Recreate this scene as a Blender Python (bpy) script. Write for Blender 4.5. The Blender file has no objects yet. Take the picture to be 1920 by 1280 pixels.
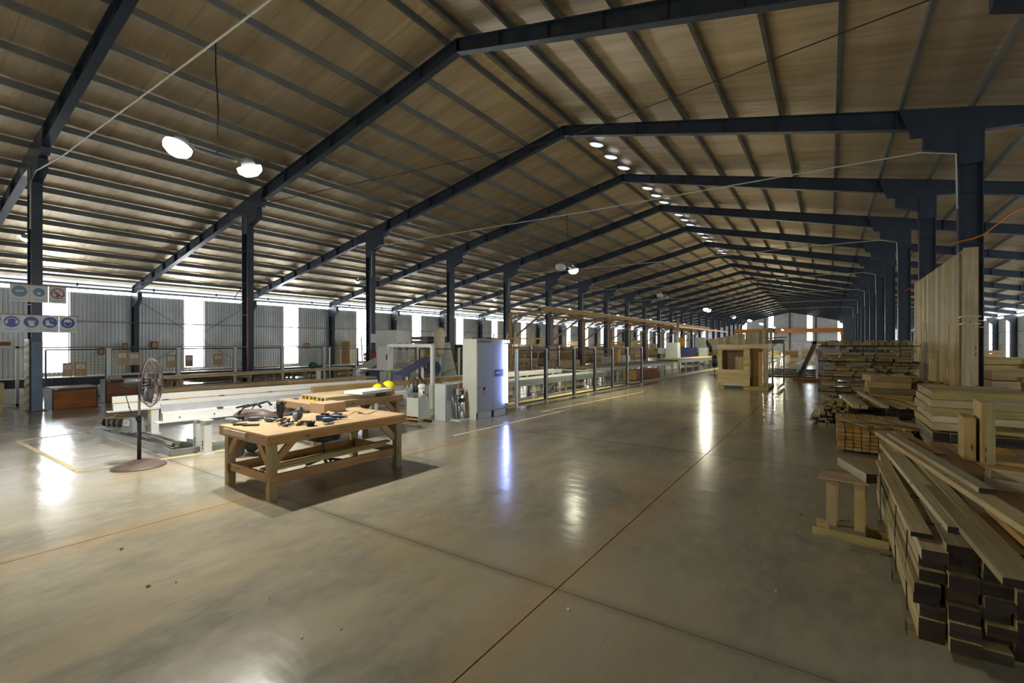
import bpy, bmesh, math, random
from mathutils import Vector, Matrix
random.seed(7)
SC = bpy.context.scene
COL = SC.collection
PI = math.pi
# ------------------------------------------------------------------ camera, world, exposure
CAM_H = 1.96; FPX = 880.0; CX = 960.0; HY = 643.0
TH = math.atan((1555 - 960) / FPX)
cc, ss = math.cos(TH), math.sin(TH)
cd = bpy.data.cameras.new('camera'); cam = bpy.data.objects.new('camera', cd); COL.objects.link(cam)
cd.sensor_width = 36.0; cd.lens = 36.0 * FPX / 1920.0
cd.shift_y = (HY - 640.0) / 1920.0
cd.clip_start = 0.05; cd.clip_end = 400
cam.location = (0, 0, CAM_H); cam.rotation_euler = (PI / 2, 0, TH)
SC.camera = cam
SC.view_settings.view_transform = 'Standard'; SC.view_settings.look = 'None'
SC.view_settings.exposure = 0.5; SC.view_settings.gamma = 1.0
SC.view_settings.use_curve_mapping = False
w = bpy.data.worlds.new('sky'); SC.world = w; w.use_nodes = True
w.node_tree.nodes['Background'].inputs[0].default_value = (0.75, 0.85, 1.0, 1)
w.node_tree.nodes['Background'].inputs[1].default_value = 1.0
cy = SC.cycles
cy.max_bounces = 6; cy.diffuse_bounces = 4; cy.glossy_bounces = 3; cy.transmission_bounces = 3
cy.sample_clamp_indirect = 4.0; cy.caustics_reflective = False; cy.caustics_refractive = False
WIN_E = 10.0       # daylight through the translucent sheets
LAMP_W = 180.0    # a floodlight head

# ------------------------------------------------------------------ pixel -> world (measuring aid)
def P(u, v, z=0.0):
    zc = (CAM_H - z) * FPX / (v - HY); xc = (u - CX) / FPX * zc
    return (xc * cc - zc * ss, xc * ss + zc * cc)
def onX(u, X):
    k = (u - CX) / FPX; return X * (cc + k * ss) / (k * cc - ss)
def onY(u, Y):
    k = (u - CX) / FPX; return Y * (k * cc - ss) / (cc + k * ss)
def hz(X, Y, v):
    return CAM_H + (HY - v) / FPX * (Y * cc - X * ss)

# ------------------------------------------------------------------ materials
MATS = {}
def newmat(name):
    m = bpy.data.materials.new(name); m.use_nodes = True
    nt = m.node_tree; return m, nt, nt.nodes, nt.links, nt.nodes['Principled BSDF']
def plain(name, col, rough=0.5, metal=0.0, var=0.12, scale=6.0, bump=0.0, spec=0.5, rand=0.0):
    """solid colour with wear: noise in brightness, optional bump, optional per-object difference"""
    if name in MATS: return MATS[name]
    m, nt, N, L, b = newmat(name)
    tc = N.new('ShaderNodeTexCoord'); nz = N.new('ShaderNodeTexNoise')
    nz.inputs['Scale'].default_value = scale; nz.inputs['Detail'].default_value = 5
    L.new(tc.outputs['Object'], nz.inputs['Vector'])
    mr = N.new('ShaderNodeMapRange'); mr.inputs[1].default_value = 0.3; mr.inputs[2].default_value = 0.7
    mr.inputs[3].default_value = 1 - var; mr.inputs[4].default_value = 1 + var
    L.new(nz.outputs[0], mr.inputs[0])
    fac = mr.outputs[0]
    if rand:
        oi = N.new('ShaderNodeObjectInfo'); r2 = N.new('ShaderNodeMapRange')
        r2.inputs[3].default_value = 1 - rand; r2.inputs[4].default_value = 1 + rand
        L.new(oi.outputs['Random'], r2.inputs[0])
        mu = N.new('ShaderNodeMath'); mu.operation = 'MULTIPLY'
        L.new(fac, mu.inputs[0]); L.new(r2.outputs[0], mu.inputs[1]); fac = mu.outputs[0]
    vm = N.new('ShaderNodeVectorMath'); vm.operation = 'SCALE'; vm.inputs[0].default_value = col[:3]
    L.new(fac, vm.inputs['Scale']); L.new(vm.outputs[0], b.inputs['Base Color'])
    b.inputs['Roughness'].default_value = rough; b.inputs['Metallic'].default_value = metal
    b.inputs['Specular IOR Level'].default_value = spec
    if bump:
        bp = N.new('ShaderNodeBump'); bp.inputs['Strength'].default_value = bump; bp.inputs['Distance'].default_value = 0.01
        n2 = N.new('ShaderNodeTexNoise'); n2.inputs['Scale'].default_value = scale * 6; n2.inputs['Detail'].default_value = 4
        L.new(tc.outputs['Object'], n2.inputs['Vector']); L.new(n2.outputs[0], bp.inputs['Height']); L.new(bp.outputs[0], b.inputs['Normal'])
    MATS[name] = m; return m
def wood(name, c1, c2, rough=0.6, rand=0.2, knots=True, gs=1.0, hue=0.0):
    """boards: grain stretched along the U direction of the box UVs (metres), knots, per-object tint"""
    if name in MATS: return MATS[name]
    m, nt, N, L, b = newmat(name)
    uv = N.new('ShaderNodeUVMap'); uv.uv_map = 'UVMap'
    oi = N.new('ShaderNodeObjectInfo')
    off = N.new('ShaderNodeVectorMath'); off.operation = 'SCALE'; off.inputs[0].default_value = (37, 91, 0)
    L.new(oi.outputs['Random'], off.inputs['Scale'])
    ad = N.new('ShaderNodeVectorMath'); L.new(uv.outputs[0], ad.inputs[0]); L.new(off.outputs[0], ad.inputs[1])
    mp = N.new('ShaderNodeMapping'); mp.inputs['Scale'].default_value = (1.1 * gs, 26 * gs, 1); L.new(ad.outputs[0], mp.inputs[0])
    nz = N.new('ShaderNodeTexNoise'); nz.inputs['Scale'].default_value = 1.0; nz.inputs['Detail'].default_value = 6; nz.inputs['Distortion'].default_value = 0.8
    L.new(mp.outputs[0], nz.inputs['Vector'])
    cr = N.new('ShaderNodeValToRGB'); cr.color_ramp.elements[0].position = 0.32; cr.color_ramp.elements[1].position = 0.68
    cr.color_ramp.elements[0].color = (*c2, 1); cr.color_ramp.elements[1].color = (*c1, 1)
    L.new(nz.outputs[0], cr.inputs[0]); col = cr.outputs[0]
    n3 = N.new('ShaderNodeTexNoise'); n3.inputs['Scale'].default_value = 2.2; n3.inputs['Detail'].default_value = 3; L.new(ad.outputs[0], n3.inputs['Vector'])
    m3 = N.new('ShaderNodeMapRange'); m3.inputs[1].default_value = .3; m3.inputs[2].default_value = .7; m3.inputs[3].default_value = .82; m3.inputs[4].default_value = 1.12
    L.new(n3.outputs[0], m3.inputs[0])
    v3 = N.new('ShaderNodeVectorMath'); v3.operation = 'SCALE'; L.new(col, v3.inputs[0]); L.new(m3.outputs[0], v3.inputs['Scale']); col = v3.outputs[0]
    if knots:
        mk = N.new('ShaderNodeMapping'); mk.inputs['Scale'].default_value = (2.2, 7, 1); L.new(ad.outputs[0], mk.inputs[0])
        vo = N.new('ShaderNodeTexVoronoi'); vo.inputs['Scale'].default_value = 1.0; L.new(mk.outputs[0], vo.inputs['Vector'])
        mr = N.new('ShaderNodeMapRange'); mr.inputs[1].default_value = 0.05; mr.inputs[2].default_value = 0.11; L.new(vo.outputs[0], mr.inputs[0])
        mx = N.new('ShaderNodeMix'); mx.data_type = 'RGBA'; mx.inputs['A'].default_value = (c2[0] * .35, c2[1] * .3, c2[2] * .3, 1)
        L.new(mr.outputs[0], mx.inputs['Factor']); L.new(col, mx.inputs['B']); col = mx.outputs['Result']
    hs = N.new('ShaderNodeHueSaturation')
    r2 = N.new('ShaderNodeMapRange'); r2.inputs[3].default_value = 1 - rand; r2.inputs[4].default_value = 1 + rand
    L.new(oi.outputs['Random'], r2.inputs[0]); L.new(r2.outputs[0], hs.inputs['Value'])
    r4 = N.new('ShaderNodeMath'); r4.operation = 'MULTIPLY'; r4.inputs[1].default_value = 17.31; L.new(oi.outputs['Random'], r4.inputs[0])
    r5 = N.new('ShaderNodeMath'); r5.operation = 'FRACT'; L.new(r4.outputs[0], r5.inputs[0])
    r6 = N.new('ShaderNodeMapRange'); r6.inputs[3].default_value = 0.75; r6.inputs[4].default_value = 1.15; L.new(r5.outputs[0], r6.inputs[0]); L.new(r6.outputs[0], hs.inputs['Saturation'])
    L.new(col, hs.inputs['Color']); L.new(hs.outputs[0], b.inputs['Base Color'])
    b.inputs['Roughness'].default_value = rough; b.inputs['Specular IOR Level'].default_value = 0.3
    bp = N.new('ShaderNodeBump'); bp.inputs['Strength'].default_value = 0.15; bp.inputs['Distance'].default_value = 0.004
    L.new(nz.outputs[0], bp.inputs['Height']); L.new(bp.outputs[0], b.inputs['Normal'])
    MATS[name] = m; return m
def glow(name, col, e):
    if name in MATS: return MATS[name]
    m, nt, N, L, b = newmat(name)
    b.inputs['Base Color'].default_value = (*col, 1); b.inputs['Emission Color'].default_value = (*col, 1); b.inputs['Emission Strength'].default_value = e
    MATS[name] = m; return m

PINE = wood('pale_pine', (.60, .46, .24), (.45, .33, .15))
GREENPINE = wood('treated_pine', (.50, .41, .18), (.34, .265, .10), rand=.25)
OCHRE = wood('ochre_pine', (.55, .34, .10), (.38, .21, .05), rand=.2)
PLY = wood('plywood', (.54, .39, .24), (.44, .30, .17), rand=.08, knots=False, gs=.5)
BENCHW = wood('bench_timber', (.42, .25, .11), (.29, .16, .065), rand=.1)
BENCHG = wood('bench_leg_timber', (.34, .25, .11), (.24, .16, .07), rand=.08)
OLDW = wood('grey_weathered_board', (.36, .31, .19), (.23, .19, .115), rand=.35)
ENDW = wood('dark_board_end', (.055, .036, .026), (.03, .02, .015), rand=.4, knots=False)  # stained end grain, colour darkened further to stand in for shade
CHIP = wood('reddish_chipboard', (.30, .12, .045), (.20, .075, .03), rand=.05, knots=False, gs=.6)
NAVY = plain('navy_steel_paint', (.028, .042, .066), .42, 0, .25, 1.5, spec=.5)
NAVYL = plain('scuffed_blue_steel_paint', (.10, .15, .22), .5, 0, .2, 3)
GALV = plain('galvanised_steel', (.30, .31, .30), .45, .7, .15, 3)
WHITE = plain('white_machine_paint', (.80, .80, .78), .35, 0, .04, 3)
LGREY = plain('light_grey_machine_paint', (.55, .58, .56), .38, 0, .05, 3)
CREAM = plain('cream_grey_paint', (.60, .62, .52), .38, 0, .05, 3)
MGREY = plain('mid_grey_paint', (.30, .33, .34), .45, 0, .1, 3)
DGREY = plain('dark_grey_plastic', (.05, .055, .06), .45, 0, .15, 6)
BLACK = plain('black_plastic', (.015, .016, .018), .4, 0, .2, 8)
ALU = plain('brushed_aluminium', (.62, .63, .65), .3, .85, .06, 4)
STEEL = plain('dull_bare_steel', (.33, .34, .35), .35, .9, .15, 6)
BROWN = plain('dusty_brown_plastic', (.12, .085, .07), .5, 0, .2, 5)
BLUE = plain('tool_blue_plastic', (.02, .05, .10), .4, 0, .15, 9)
DBLUE = plain('dark_blue_paint', (.05, .06, .16), .5, 0, .15, 4)
YEL = plain('yellow_plastic', (.85, .75, .01), .3, 0, .03, 5)
YPAINT = plain('yellow_hazard_paint', (.55, .50, .03), .5, 0, .15, 8)
TAPE = plain('worn_yellow_floor_tape', (.72, .60, .34), .6, 0, .15, 5)
ORANGE = plain('orange_crane_paint', (.60, .20, .02), .45, 0, .1, 1)
RED = plain('red_rubber', (.45, .03, .02), .45, 0, .1, 6)
CARD = plain('brown_cardboard', (.42, .28, .17), .8, 0, .05, 5)
PAPER = plain('white_paper', (.75, .75, .75), .8, 0, .03, 5)
LILAC = plain('lilac_panel', (.30, .30, .42), .5, 0, .08, 2)
GREENP = plain('dark_teal_beam', (.02, .07, .08), .5, 0, .2, 3)
LENS = glow('lit_lamp_lens', (1.0, .98, .88), 14)
WINM = glow('daylit_translucent_sheet', (.92, .97, 1.0), WIN_E)
LED = glow('blue_led_strip', (.30, .38, 1.0), 22)

# foil faced roof insulation
def foil():
    m, nt, N, L, b = newmat('foil_insulation')
    g = N.new('ShaderNodeNewGeometry'); mp = N.new('ShaderNodeMapping'); mp.inputs['Scale'].default_value = (.35, 2.6, .35); L.new(g.outputs['Position'], mp.inputs[0])
    nz = N.new('ShaderNodeTexNoise'); nz.inputs['Scale'].default_value = 1; nz.inputs['Detail'].default_value = 7; nz.inputs['Distortion'].default_value = .6; L.new(mp.outputs[0], nz.inputs[0])
    cr = N.new('ShaderNodeValToRGB'); cr.color_ramp.elements[0].position = .3; cr.color_ramp.elements[1].position = .75
    cr.color_ramp.elements[0].color = (.62, .49, .32, 1); cr.color_ramp.elements[1].color = (.88, .75, .56, 1)
    L.new(nz.outputs[0], cr.inputs[0])
    # lap seams of the rolls every 1.2 m along the hall
    sx = N.new('ShaderNodeSeparateXYZ'); L.new(g.outputs['Position'], sx.inputs[0])
    pm = N.new('ShaderNodeMath'); pm.operation = 'PINGPONG'; pm.inputs[1].default_value = .6; L.new(sx.outputs[1], pm.inputs[0])
    ms = N.new('ShaderNodeMapRange'); ms.inputs[1].default_value = 0; ms.inputs[2].default_value = .035; ms.inputs[3].default_value = .8; ms.inputs[4].default_value = 1; L.new(pm.outputs[0], ms.inputs[0])
    vs = N.new('ShaderNodeVectorMath'); vs.operation = 'SCALE'; L.new(cr.outputs[0], vs.inputs[0]); L.new(ms.outputs[0], vs.inputs['Scale'])
    L.new(vs.outputs[0], b.inputs['Base Color'])
    b.inputs['Metallic'].default_value = .82
    mr = N.new('ShaderNodeMapRange'); mr.inputs[3].default_value = .38; mr.inputs[4].default_value = .58; L.new(nz.outputs[0], mr.inputs[0]); L.new(mr.outputs[0], b.inputs['Roughness'])
    n2 = N.new('ShaderNodeTexNoise'); n2.inputs['Scale'].default_value = 2.5; n2.inputs['Detail'].default_value = 8; n2.inputs['Roughness'].default_value = .65
    mp2 = N.new('ShaderNodeMapping'); mp2.inputs['Scale'].default_value = (.5, 3, .5); L.new(g.outputs['Position'], mp2.inputs[0]); L.new(mp2.outputs[0], n2.inputs[0])
    bp = N.new('ShaderNodeBump'); bp.inputs['Strength'].default_value = .45; bp.inputs['Distance'].default_value = .05
    L.new(n2.outputs[0], bp.inputs['Height']); L.new(bp.outputs[0], b.inputs['Normal'])
    return m
FOIL = foil()
def concrete():
    m, nt, N, L, b = newmat('polished_concrete')
    g = N.new('ShaderNodeNewGeometry'); pos = g.outputs['Position']
    def noise(sc, det, mapping=None, dist=0, rgh=.5):
        n = N.new('ShaderNodeTexNoise'); n.inputs['Scale'].default_value = sc; n.inputs['Detail'].default_value = det; n.inputs['Distortion'].default_value = dist; n.inputs['Roughness'].default_value = rgh
        if mapping:
            mp = N.new('ShaderNodeMapping'); mp.inputs['Scale'].default_value = mapping; mp.inputs['Rotation'].default_value = (0, 0, .5); L.new(pos, mp.inputs[0]); L.new(mp.outputs[0], n.inputs[0])
        else: L.new(pos, n.inputs[0])
        return n.outputs[0]
    def ramp(src, p0, c0, p1, c1):
        r = N.new('ShaderNodeValToRGB'); r.color_ramp.elements[0].position = p0; r.color_ramp.elements[1].position = p1
        r.color_ramp.elements[0].color = (*c0, 1); r.color_ramp.elements[1].color = (*c1, 1); L.new(src, r.inputs[0]); return r.outputs[0]
    def mix(f, a, b2, mode='MIX'):
        x = N.new('ShaderNodeMix'); x.data_type = 'RGBA'; x.blend_type = mode
        if isinstance(f, float): x.inputs['Factor'].default_value = f
        else: L.new(f, x.inputs['Factor'])
        L.new(a, x.inputs['A']) if not isinstance(a, tuple) else setattr(x.inputs['A'], 'default_value', (*a, 1))
        L.new(b2, x.inputs['B']) if not isinstance(b2, tuple) else setattr(x.inputs['B'], 'default_value', (*b2, 1))
        return x.outputs['Result']
    def rng(src, a, b2, c=0, d=1):
        r = N.new('ShaderNodeMapRange'); r.inputs[1].default_value = a; r.inputs[2].default_value = b2; r.inputs[3].default_value = c; r.inputs[4].default_value = d; L.new(src, r.inputs[0]); return r.outputs[0]
    big = noise(.35, 4); mid = noise(.8, 9, (1, .5, 1), .5, .68); fine = noise(7, 8, (1, .5, 1), .2, .7)
    c = ramp(big, .35, (.29, .25, .16), .68, (.43, .37, .255))
    c = mix(rng(mid, .37, .60), ramp(fine, .3, (.19, .18, .135), .7, (.28, .262, .20)), c)
    c = mix(rng(fine, .50, .75, 0, .30), c, (.42, .385, .29))
    scr = noise(1.0, 7, (22, 1.6, 1), .9, .6)
    c = mix(rng(scr, .58, .72, 0, .35), c, (.20, .185, .14))
    dust = noise(.8, 6, (.7, .5, 1), .4)
    c = mix(rng(dust, .56, .74, 0, .55), c, (.44, .30, .13))
    sy = N.new('ShaderNodeSeparateXYZ'); L.new(pos, sy.inputs[0])
    s2 = N.new('ShaderNodeMath'); s2.operation = 'ADD'; s2.inputs[1].default_value = -3.3 + 5.5 * 10; L.new(sy.outputs[1], s2.inputs[0])
    p2 = N.new('ShaderNodeMath'); p2.operation = 'PINGPONG'; p2.inputs[1].default_value = 2.75; L.new(s2.outputs[0], p2.inputs[0])
    c = mix(rng(p2.outputs[0], 0.0, .10, .55, 0), c, (.16, .14, .10))
    # ochre dust caught along the cracked long joint
    sx = N.new('ShaderNodeSeparateXYZ'); L.new(pos, sx.inputs[0])
    sub = N.new('ShaderNodeMath'); sub.operation = 'ADD'; sub.inputs[1].default_value = 1.8 + 4.3 * 20; L.new(sx.outputs[0], sub.inputs[0])
    pp = N.new('ShaderNodeMath'); pp.operation = 'PINGPONG'; pp.inputs[1].default_value = 2.15; L.new(sub.outputs[0], pp.inputs[0])
    e = rng(pp.outputs[0], 0.0, .38, .42, 0)
    em = N.new('ShaderNodeMath'); em.operation = 'MULTIPLY'; L.new(e, em.inputs[0]); L.new(rng(dust, .38, .6, .2, 1), em.inputs[1])
    c = mix(em.outputs[0], c, (.42, .26, .10))
    L.new(c, b.inputs['Base Color'])
    r = N.new('ShaderNodeMath'); r.operation = 'MULTIPLY_ADD'; L.new(mid, r.inputs[0]); r.inputs[1].default_value = .20; r.inputs[2].default_value = .09
    L.new(r.outputs[0], b.inputs['Roughness'])
    b.inputs['Specular IOR Level'].default_value = .42
    n2 = noise(2.2, 3, (.6, 1.6, 1)); bp = N.new('ShaderNodeBump'); bp.inputs['Strength'].default_value = .28; bp.inputs['Distance'].default_value = .02
    L.new(n2, bp.inputs['Height'])
    b2 = N.new('ShaderNodeBump'); b2.inputs['Strength'].default_value = .06; b2.inputs['Distance'].default_value = .004; L.new(fine, b2.inputs['Height']); L.new(bp.outputs[0], b2.inputs['Normal'])
    L.new(b2.outputs[0], b.inputs['Normal'])
    return m
CONC = concrete()
JOINT = plain('joint_filler_dirt', (.10, .06, .03), .9, 0, .3, 8)
SHEET = plain('zinc_wall_sheet', (.58, .61, .64), .42, .6, .12, 1.2, bump=.1)

# ------------------------------------------------------------------ mesh builder
class MB:
    def __init__(s): s.v = []; s.f = []; s.uv = []; s.mi = []; s.sm = []
    def quad(s, idx, uvs, mi=0, sm=False):
        s.f.append(idx); s.uv.append(uvs); s.mi.append(mi); s.sm.append(sm)
    def box(s, c, d, rz=0.0, m=None, mi=0, emi=None, taper=1.0):
        """box centred at c, size d, turned rz about z (or matrix m); UV u runs along the longest side; emi = material of the two ends"""
        R = m if m is not None else Matrix.Rotation(rz, 3, 'Z')
        c = Vector(c); h = [x / 2 for x in d]; b0 = len(s.v)
        for sx in (-1, 1):
            for sy in (-1, 1):
                for sz in (-1, 1):
                    k = taper if sz > 0 else 1
                    s.v.append(tuple(c + R @ Vector((sx * h[0] * k, sy * h[1] * k, sz * h[2]))))
        la = max(range(3), key=lambda i: d[i]); o = random.uniform(0, 9), random.uniform(0, 9)
        F = [((0, 1, 3, 2), 0), ((4, 6, 7, 5), 0), ((0, 4, 5, 1), 1), ((2, 3, 7, 6), 1), ((0, 2, 6, 4), 2), ((1, 5, 7, 3), 2)]
        for idx, ax in F:
            others = [i for i in range(3) if i != ax]
            ua = la if la in others else others[0]; va = [i for i in others if i != ua][0]
            uvs = []
            for i in idx:
                co = ((1 if i & 4 else -1) * h[0], (1 if i & 2 else -1) * h[1], (1 if i & 1 else -1) * h[2])
                uvs.append((co[ua] + o[0], co[va] + o[1] + ax * .37))
            s.quad([b0 + i for i in idx], uvs, emi if (emi is not None and ax == la) else mi)
        return s
    def beam(s, p0, p1, w, h, mi=0, emi=None, roll=0.0):
        """rectangular bar from p0 to p1, w across (horizontal), h up"""
        p0, p1 = Vector(p0), Vector(p1); d = p1 - p0; L = d.length
        if L < 1e-6: return s
        x = d / L; up = Vector((0, 0, 1)) if abs(x.z) < .95 else Vector((0, 1, 0))
        y = up.cross(x).normalized(); z = x.cross(y)
        M = Matrix((x, y, z)).transposed()
        if roll: M = M @ Matrix.Rotation(roll, 3, 'X')
        return s.box((p0 + p1) / 2, (L, w, h), m=M, mi=mi, emi=emi)
    def tube(s, pts, r, n=8, mi=0, cap=True, r2=None):
        pts = [Vector(p) for p in pts]; rings = []
        for i, p in enumerate(pts):
            d = (pts[min(i + 1, len(pts) - 1)] - pts[max(i - 1, 0)]).normalized()
            up = Vector((0, 0, 1)) if abs(d.z) < .9 else Vector((1, 0, 0))
            a = up.cross(d).normalized(); b = d.cross(a); b0 = len(s.v)
            rr = r if r2 is None else r + (r2 - r) * i / max(1, len(pts) - 1)
            for k in range(n):
                t = 2 * PI * k / n; s.v.append(tuple(p + (a * math.cos(t) + b * math.sin(t)) * rr))
            rings.append(b0)
        for i in range(len(rings) - 1):
            for k in range(n):
                k2 = (k + 1) % n
                s.quad([rings[i] + k, rings[i] + k2, rings[i + 1] + k2, rings[i + 1] + k], [(0, 0)] * 4, mi, n > 5)
        if cap:
            s.quad([rings[0] + k for k in range(n)][::-1], [(0, 0)] * n, mi); s.quad([rings[-1] + k for k in range(n)], [(0, 0)] * n, mi)
        return s
    def cyl(s, c, r, h, n=16, mi=0, axis='z', r2=None):
        c = Vector(c); a = {'x': Vector((1, 0, 0)), 'y': Vector((0, 1, 0)), 'z': Vector((0, 0, 1))}[axis] if isinstance(axis, str) else Vector(axis).normalized()
        return s.tube([c - a * h / 2, c + a * h / 2], r, n, mi, True, r2)
    def prism(s, poly, t, plane='xz', off=(0, 0, 0), mi=0):
        """polygon (list of 2-D points) in a plane, thickness t centred on it"""
        n = len(poly); b0 = len(s.v); off = Vector(off)
        for sg in (-.5, .5):
            for a, b in poly:
                v = {'xz': (a, sg * t, b), 'yz': (sg * t, a, b), 'xy': (a, b, sg * t)}[plane]
                s.v.append(tuple(off + Vector(v)))
        s.quad([b0 + i for i in range(n)], list(poly), mi); s.quad([b0 + n + i for i in range(n)][::-1], list(poly)[::-1], mi)
        for i in range(n):
            j = (i + 1) % n; L_ = math.dist(poly[i], poly[j])
            s.quad([b0 + i, b0 + n + i, b0 + n + j, b0 + j], [(0, 0), (0, t), (L_, t), (L_, 0)], mi)
        return s
    def lathe(s, prof, n=24, c=(0, 0, 0), mi=0, m=None, closed=False):
        c = Vector(c); R = m or Matrix.Identity(3); rings = []
        for r, z in prof:
            b0 = len(s.v)
            for k in range(n):
                t = 2 * PI * k / n; s.v.append(tuple(c + R @ Vector((r * math.cos(t), r * math.sin(t), z))))
            rings.append(b0)
        for i in range(len(rings) - 1):
            for k in range(n):
                k2 = (k + 1) % n; s.quad([rings[i] + k, rings[i] + k2, rings[i + 1] + k2, rings[i + 1] + k], [(0, 0)] * 4, mi, True)
        return s
    def build(s, name, mats, parent=None, loc=(0, 0, 0), rz=0.0, bevel=0.0, rot=None):
        me = bpy.data.meshes.new(name); me.from_pydata(s.v, [], s.f)
        for m in (mats if isinstance(mats, (list, tuple)) else [mats]): me.materials.append(m)
        uvl = me.uv_layers.new(name='UVMap'); flat = []
        for u in s.uv:
            for a in u: flat += [a[0], a[1]]
        uvl.data.foreach_set('uv', flat)
        me.polygons.foreach_set('material_index', s.mi); me.polygons.foreach_set('use_smooth', s.sm)
        bm = bmesh.new(); bm.from_mesh(me); bmesh.ops.recalc_face_normals(bm, faces=bm.faces); bm.to_mesh(me); bm.free()
        me.update()
        o = bpy.data.objects.new(name, me); COL.objects.link(o)
        o.location = loc; o.rotation_euler = rot or (0, 0, rz)
        if parent: o.parent = parent
        if bevel:
            bv = o.modifiers.new('b', 'BEVEL'); bv.width = bevel; bv.segments = 2; bv.limit_method = 'ANGLE'
        return o
def tag(o, label, cat, group=None):
    o['label'] = label; o['category'] = cat
    if group: o['group'] = group
    return o
def thing(name, label, cat, loc=(0, 0, 0), rz=0.0, group=None):
    o = bpy.data.objects.new(name, None); COL.objects.link(o); o.empty_display_size = .1
    o.location = loc; o.rotation_euler = (0, 0, rz); return tag(o, label, cat, group)
def struct(o): o['kind'] = 'structure'; return o
def kids(root): return [c for c in bpy.data.objects if c.parent is root]
def dup(root, loc=None, rz=None, label=None, group=None, parent=None):
    r = root.copy(); COL.objects.link(r)
    if loc is not None: r.location = loc
    if rz is not None: r.rotation_euler = (0, 0, rz)
    if parent: r.parent = parent
    if label: r['label'] = label
    if group: r['group'] = group
    for ch in CH.get(root.name, None) or kids(root):
        c = ch.copy(); COL.objects.link(c); c.parent = r
        for g in kids(ch):
            d = g.copy(); COL.objects.link(d); d.parent = c
    return r
CH = {}
def share(o, parent, loc, rz=0.0, scale=None):
    """another object on the same mesh"""
    c = o.copy(); COL.objects.link(c); c.parent = parent; c.location = loc; c.rotation_euler = (0, 0, rz)
    if scale: c.scale = scale
    return c

# ------------------------------------------------------------------ the building
RX, RZ, SL = -8.15, 10.0, 0.22       # ridge line, rafter top there, slope
XL, XR = -31.05, 14.75               # outer walls
CL, CR = -19.05, 2.80                # inner column lines
Y0, BAY, NB = -14.48, 6.0, 25        # first frame, bay, number of bays
YE = Y0 + BAY * NB
def rtop(x): return RZ - SL * abs(x - RX)
def e_struct(name, loc=(0, 0, 0)):
    o = bpy.data.objects.new(name, None); COL.objects.link(o); o.location = loc; return struct(o)
# floor: cast bays with open joints over a base
fl = struct(MB().box(((XL + XR) / 2, (Y0 + YE) / 2, -.12), (XR - XL + 1, YE - Y0 + 1, .16)).build('floor', JOINT))
slab = None
xs = [-1.8 + 4.3 * i for i in range(-7, 5)]; ys = [3.3 + 5.5 * j for j in range(-4, 25)]
for i in range(len(xs) - 1):
    for j in range(len(ys) - 1):
        c = ((xs[i] + xs[i + 1]) / 2, (ys[j] + ys[j + 1]) / 2, -.02)
        if c[0] - 2.15 > XR or c[0] + 2.15 < XL: continue
        if slab is None: slab = MB().box((0, 0, 0), (4.3 - .012, 5.5 - .007, .04)).build('slab', CONC, fl, c)
        else: share(slab, fl, c)
# ceiling: foil insulation per bay and slope, purlins as parts
PURL = plain('weathered_purlin_steel', (.15, .155, .14), .5, .4, .15, 2)
ceil_ = e_struct('ceiling')
def roofpatch(x0, x1):
    m = MB(); n = 14; nx = 34
    grid = []
    for i in range(nx + 1):
        x = x0 + (x1 - x0) * i / nx
        row = []
        for j in range(n + 1):
            y = BAY * j / n
            ph = (abs(x - RX) - .32) / 1.33
            sag = .03 * (math.sin(PI * (ph % 1)) ** 2) + .012 * math.sin(y * 5.2 + ph * 3) * math.sin(PI * (ph % 1))
            row.append(len(m.v)); m.v.append((x, y, rtop(x) + .20 - sag))
        grid.append(row)
    for i in range(nx):
        for j in range(n):
            m.quad([grid[i][j], grid[i + 1][j], grid[i + 1][j + 1], grid[i][j + 1]], [(0, 0)] * 4, 0, True)
    b0 = len(m.v)
    for x in (x0, x1):
        for y in (0, BAY): m.v.append((x, y, rtop(x) + .30))
    m.quad([b0, b0 + 2, b0 + 3, b0 + 1], [(0, 0)] * 4)
    return m
pl = roofpatch(XL - .3, RX).build('insulation_sheet', FOIL, ceil_, (0, Y0, 0)); pr = roofpatch(RX, XR + .3).build('insulation_sheet', FOIL, ceil_, (0, Y0, 0))
for k in range(1, NB): share(pl, ceil_, (0, Y0 + BAY * k, 0)); share(pr, ceil_, (0, Y0 + BAY * k, 0))
for sgn in (-1, 1):
    k = 0
    while True:
        x = RX + sgn * (.32 + 1.33 * k)
        if x < XL + .1 or x > XR - .1: break
        m = MB(); z = rtop(x)
        m.box((x, (Y0 + YE) / 2, z + .09), (.012, YE - Y0, .18)); m.box((x + sgn * .03, (Y0 + YE) / 2, z + .008), (.07, YE - Y0, .012)); m.box((x + sgn * .062, (Y0 + YE) / 2, z + .02), (.008, YE - Y0, .03))
        m.build('purlin', PURL, ceil_); k += 1
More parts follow.
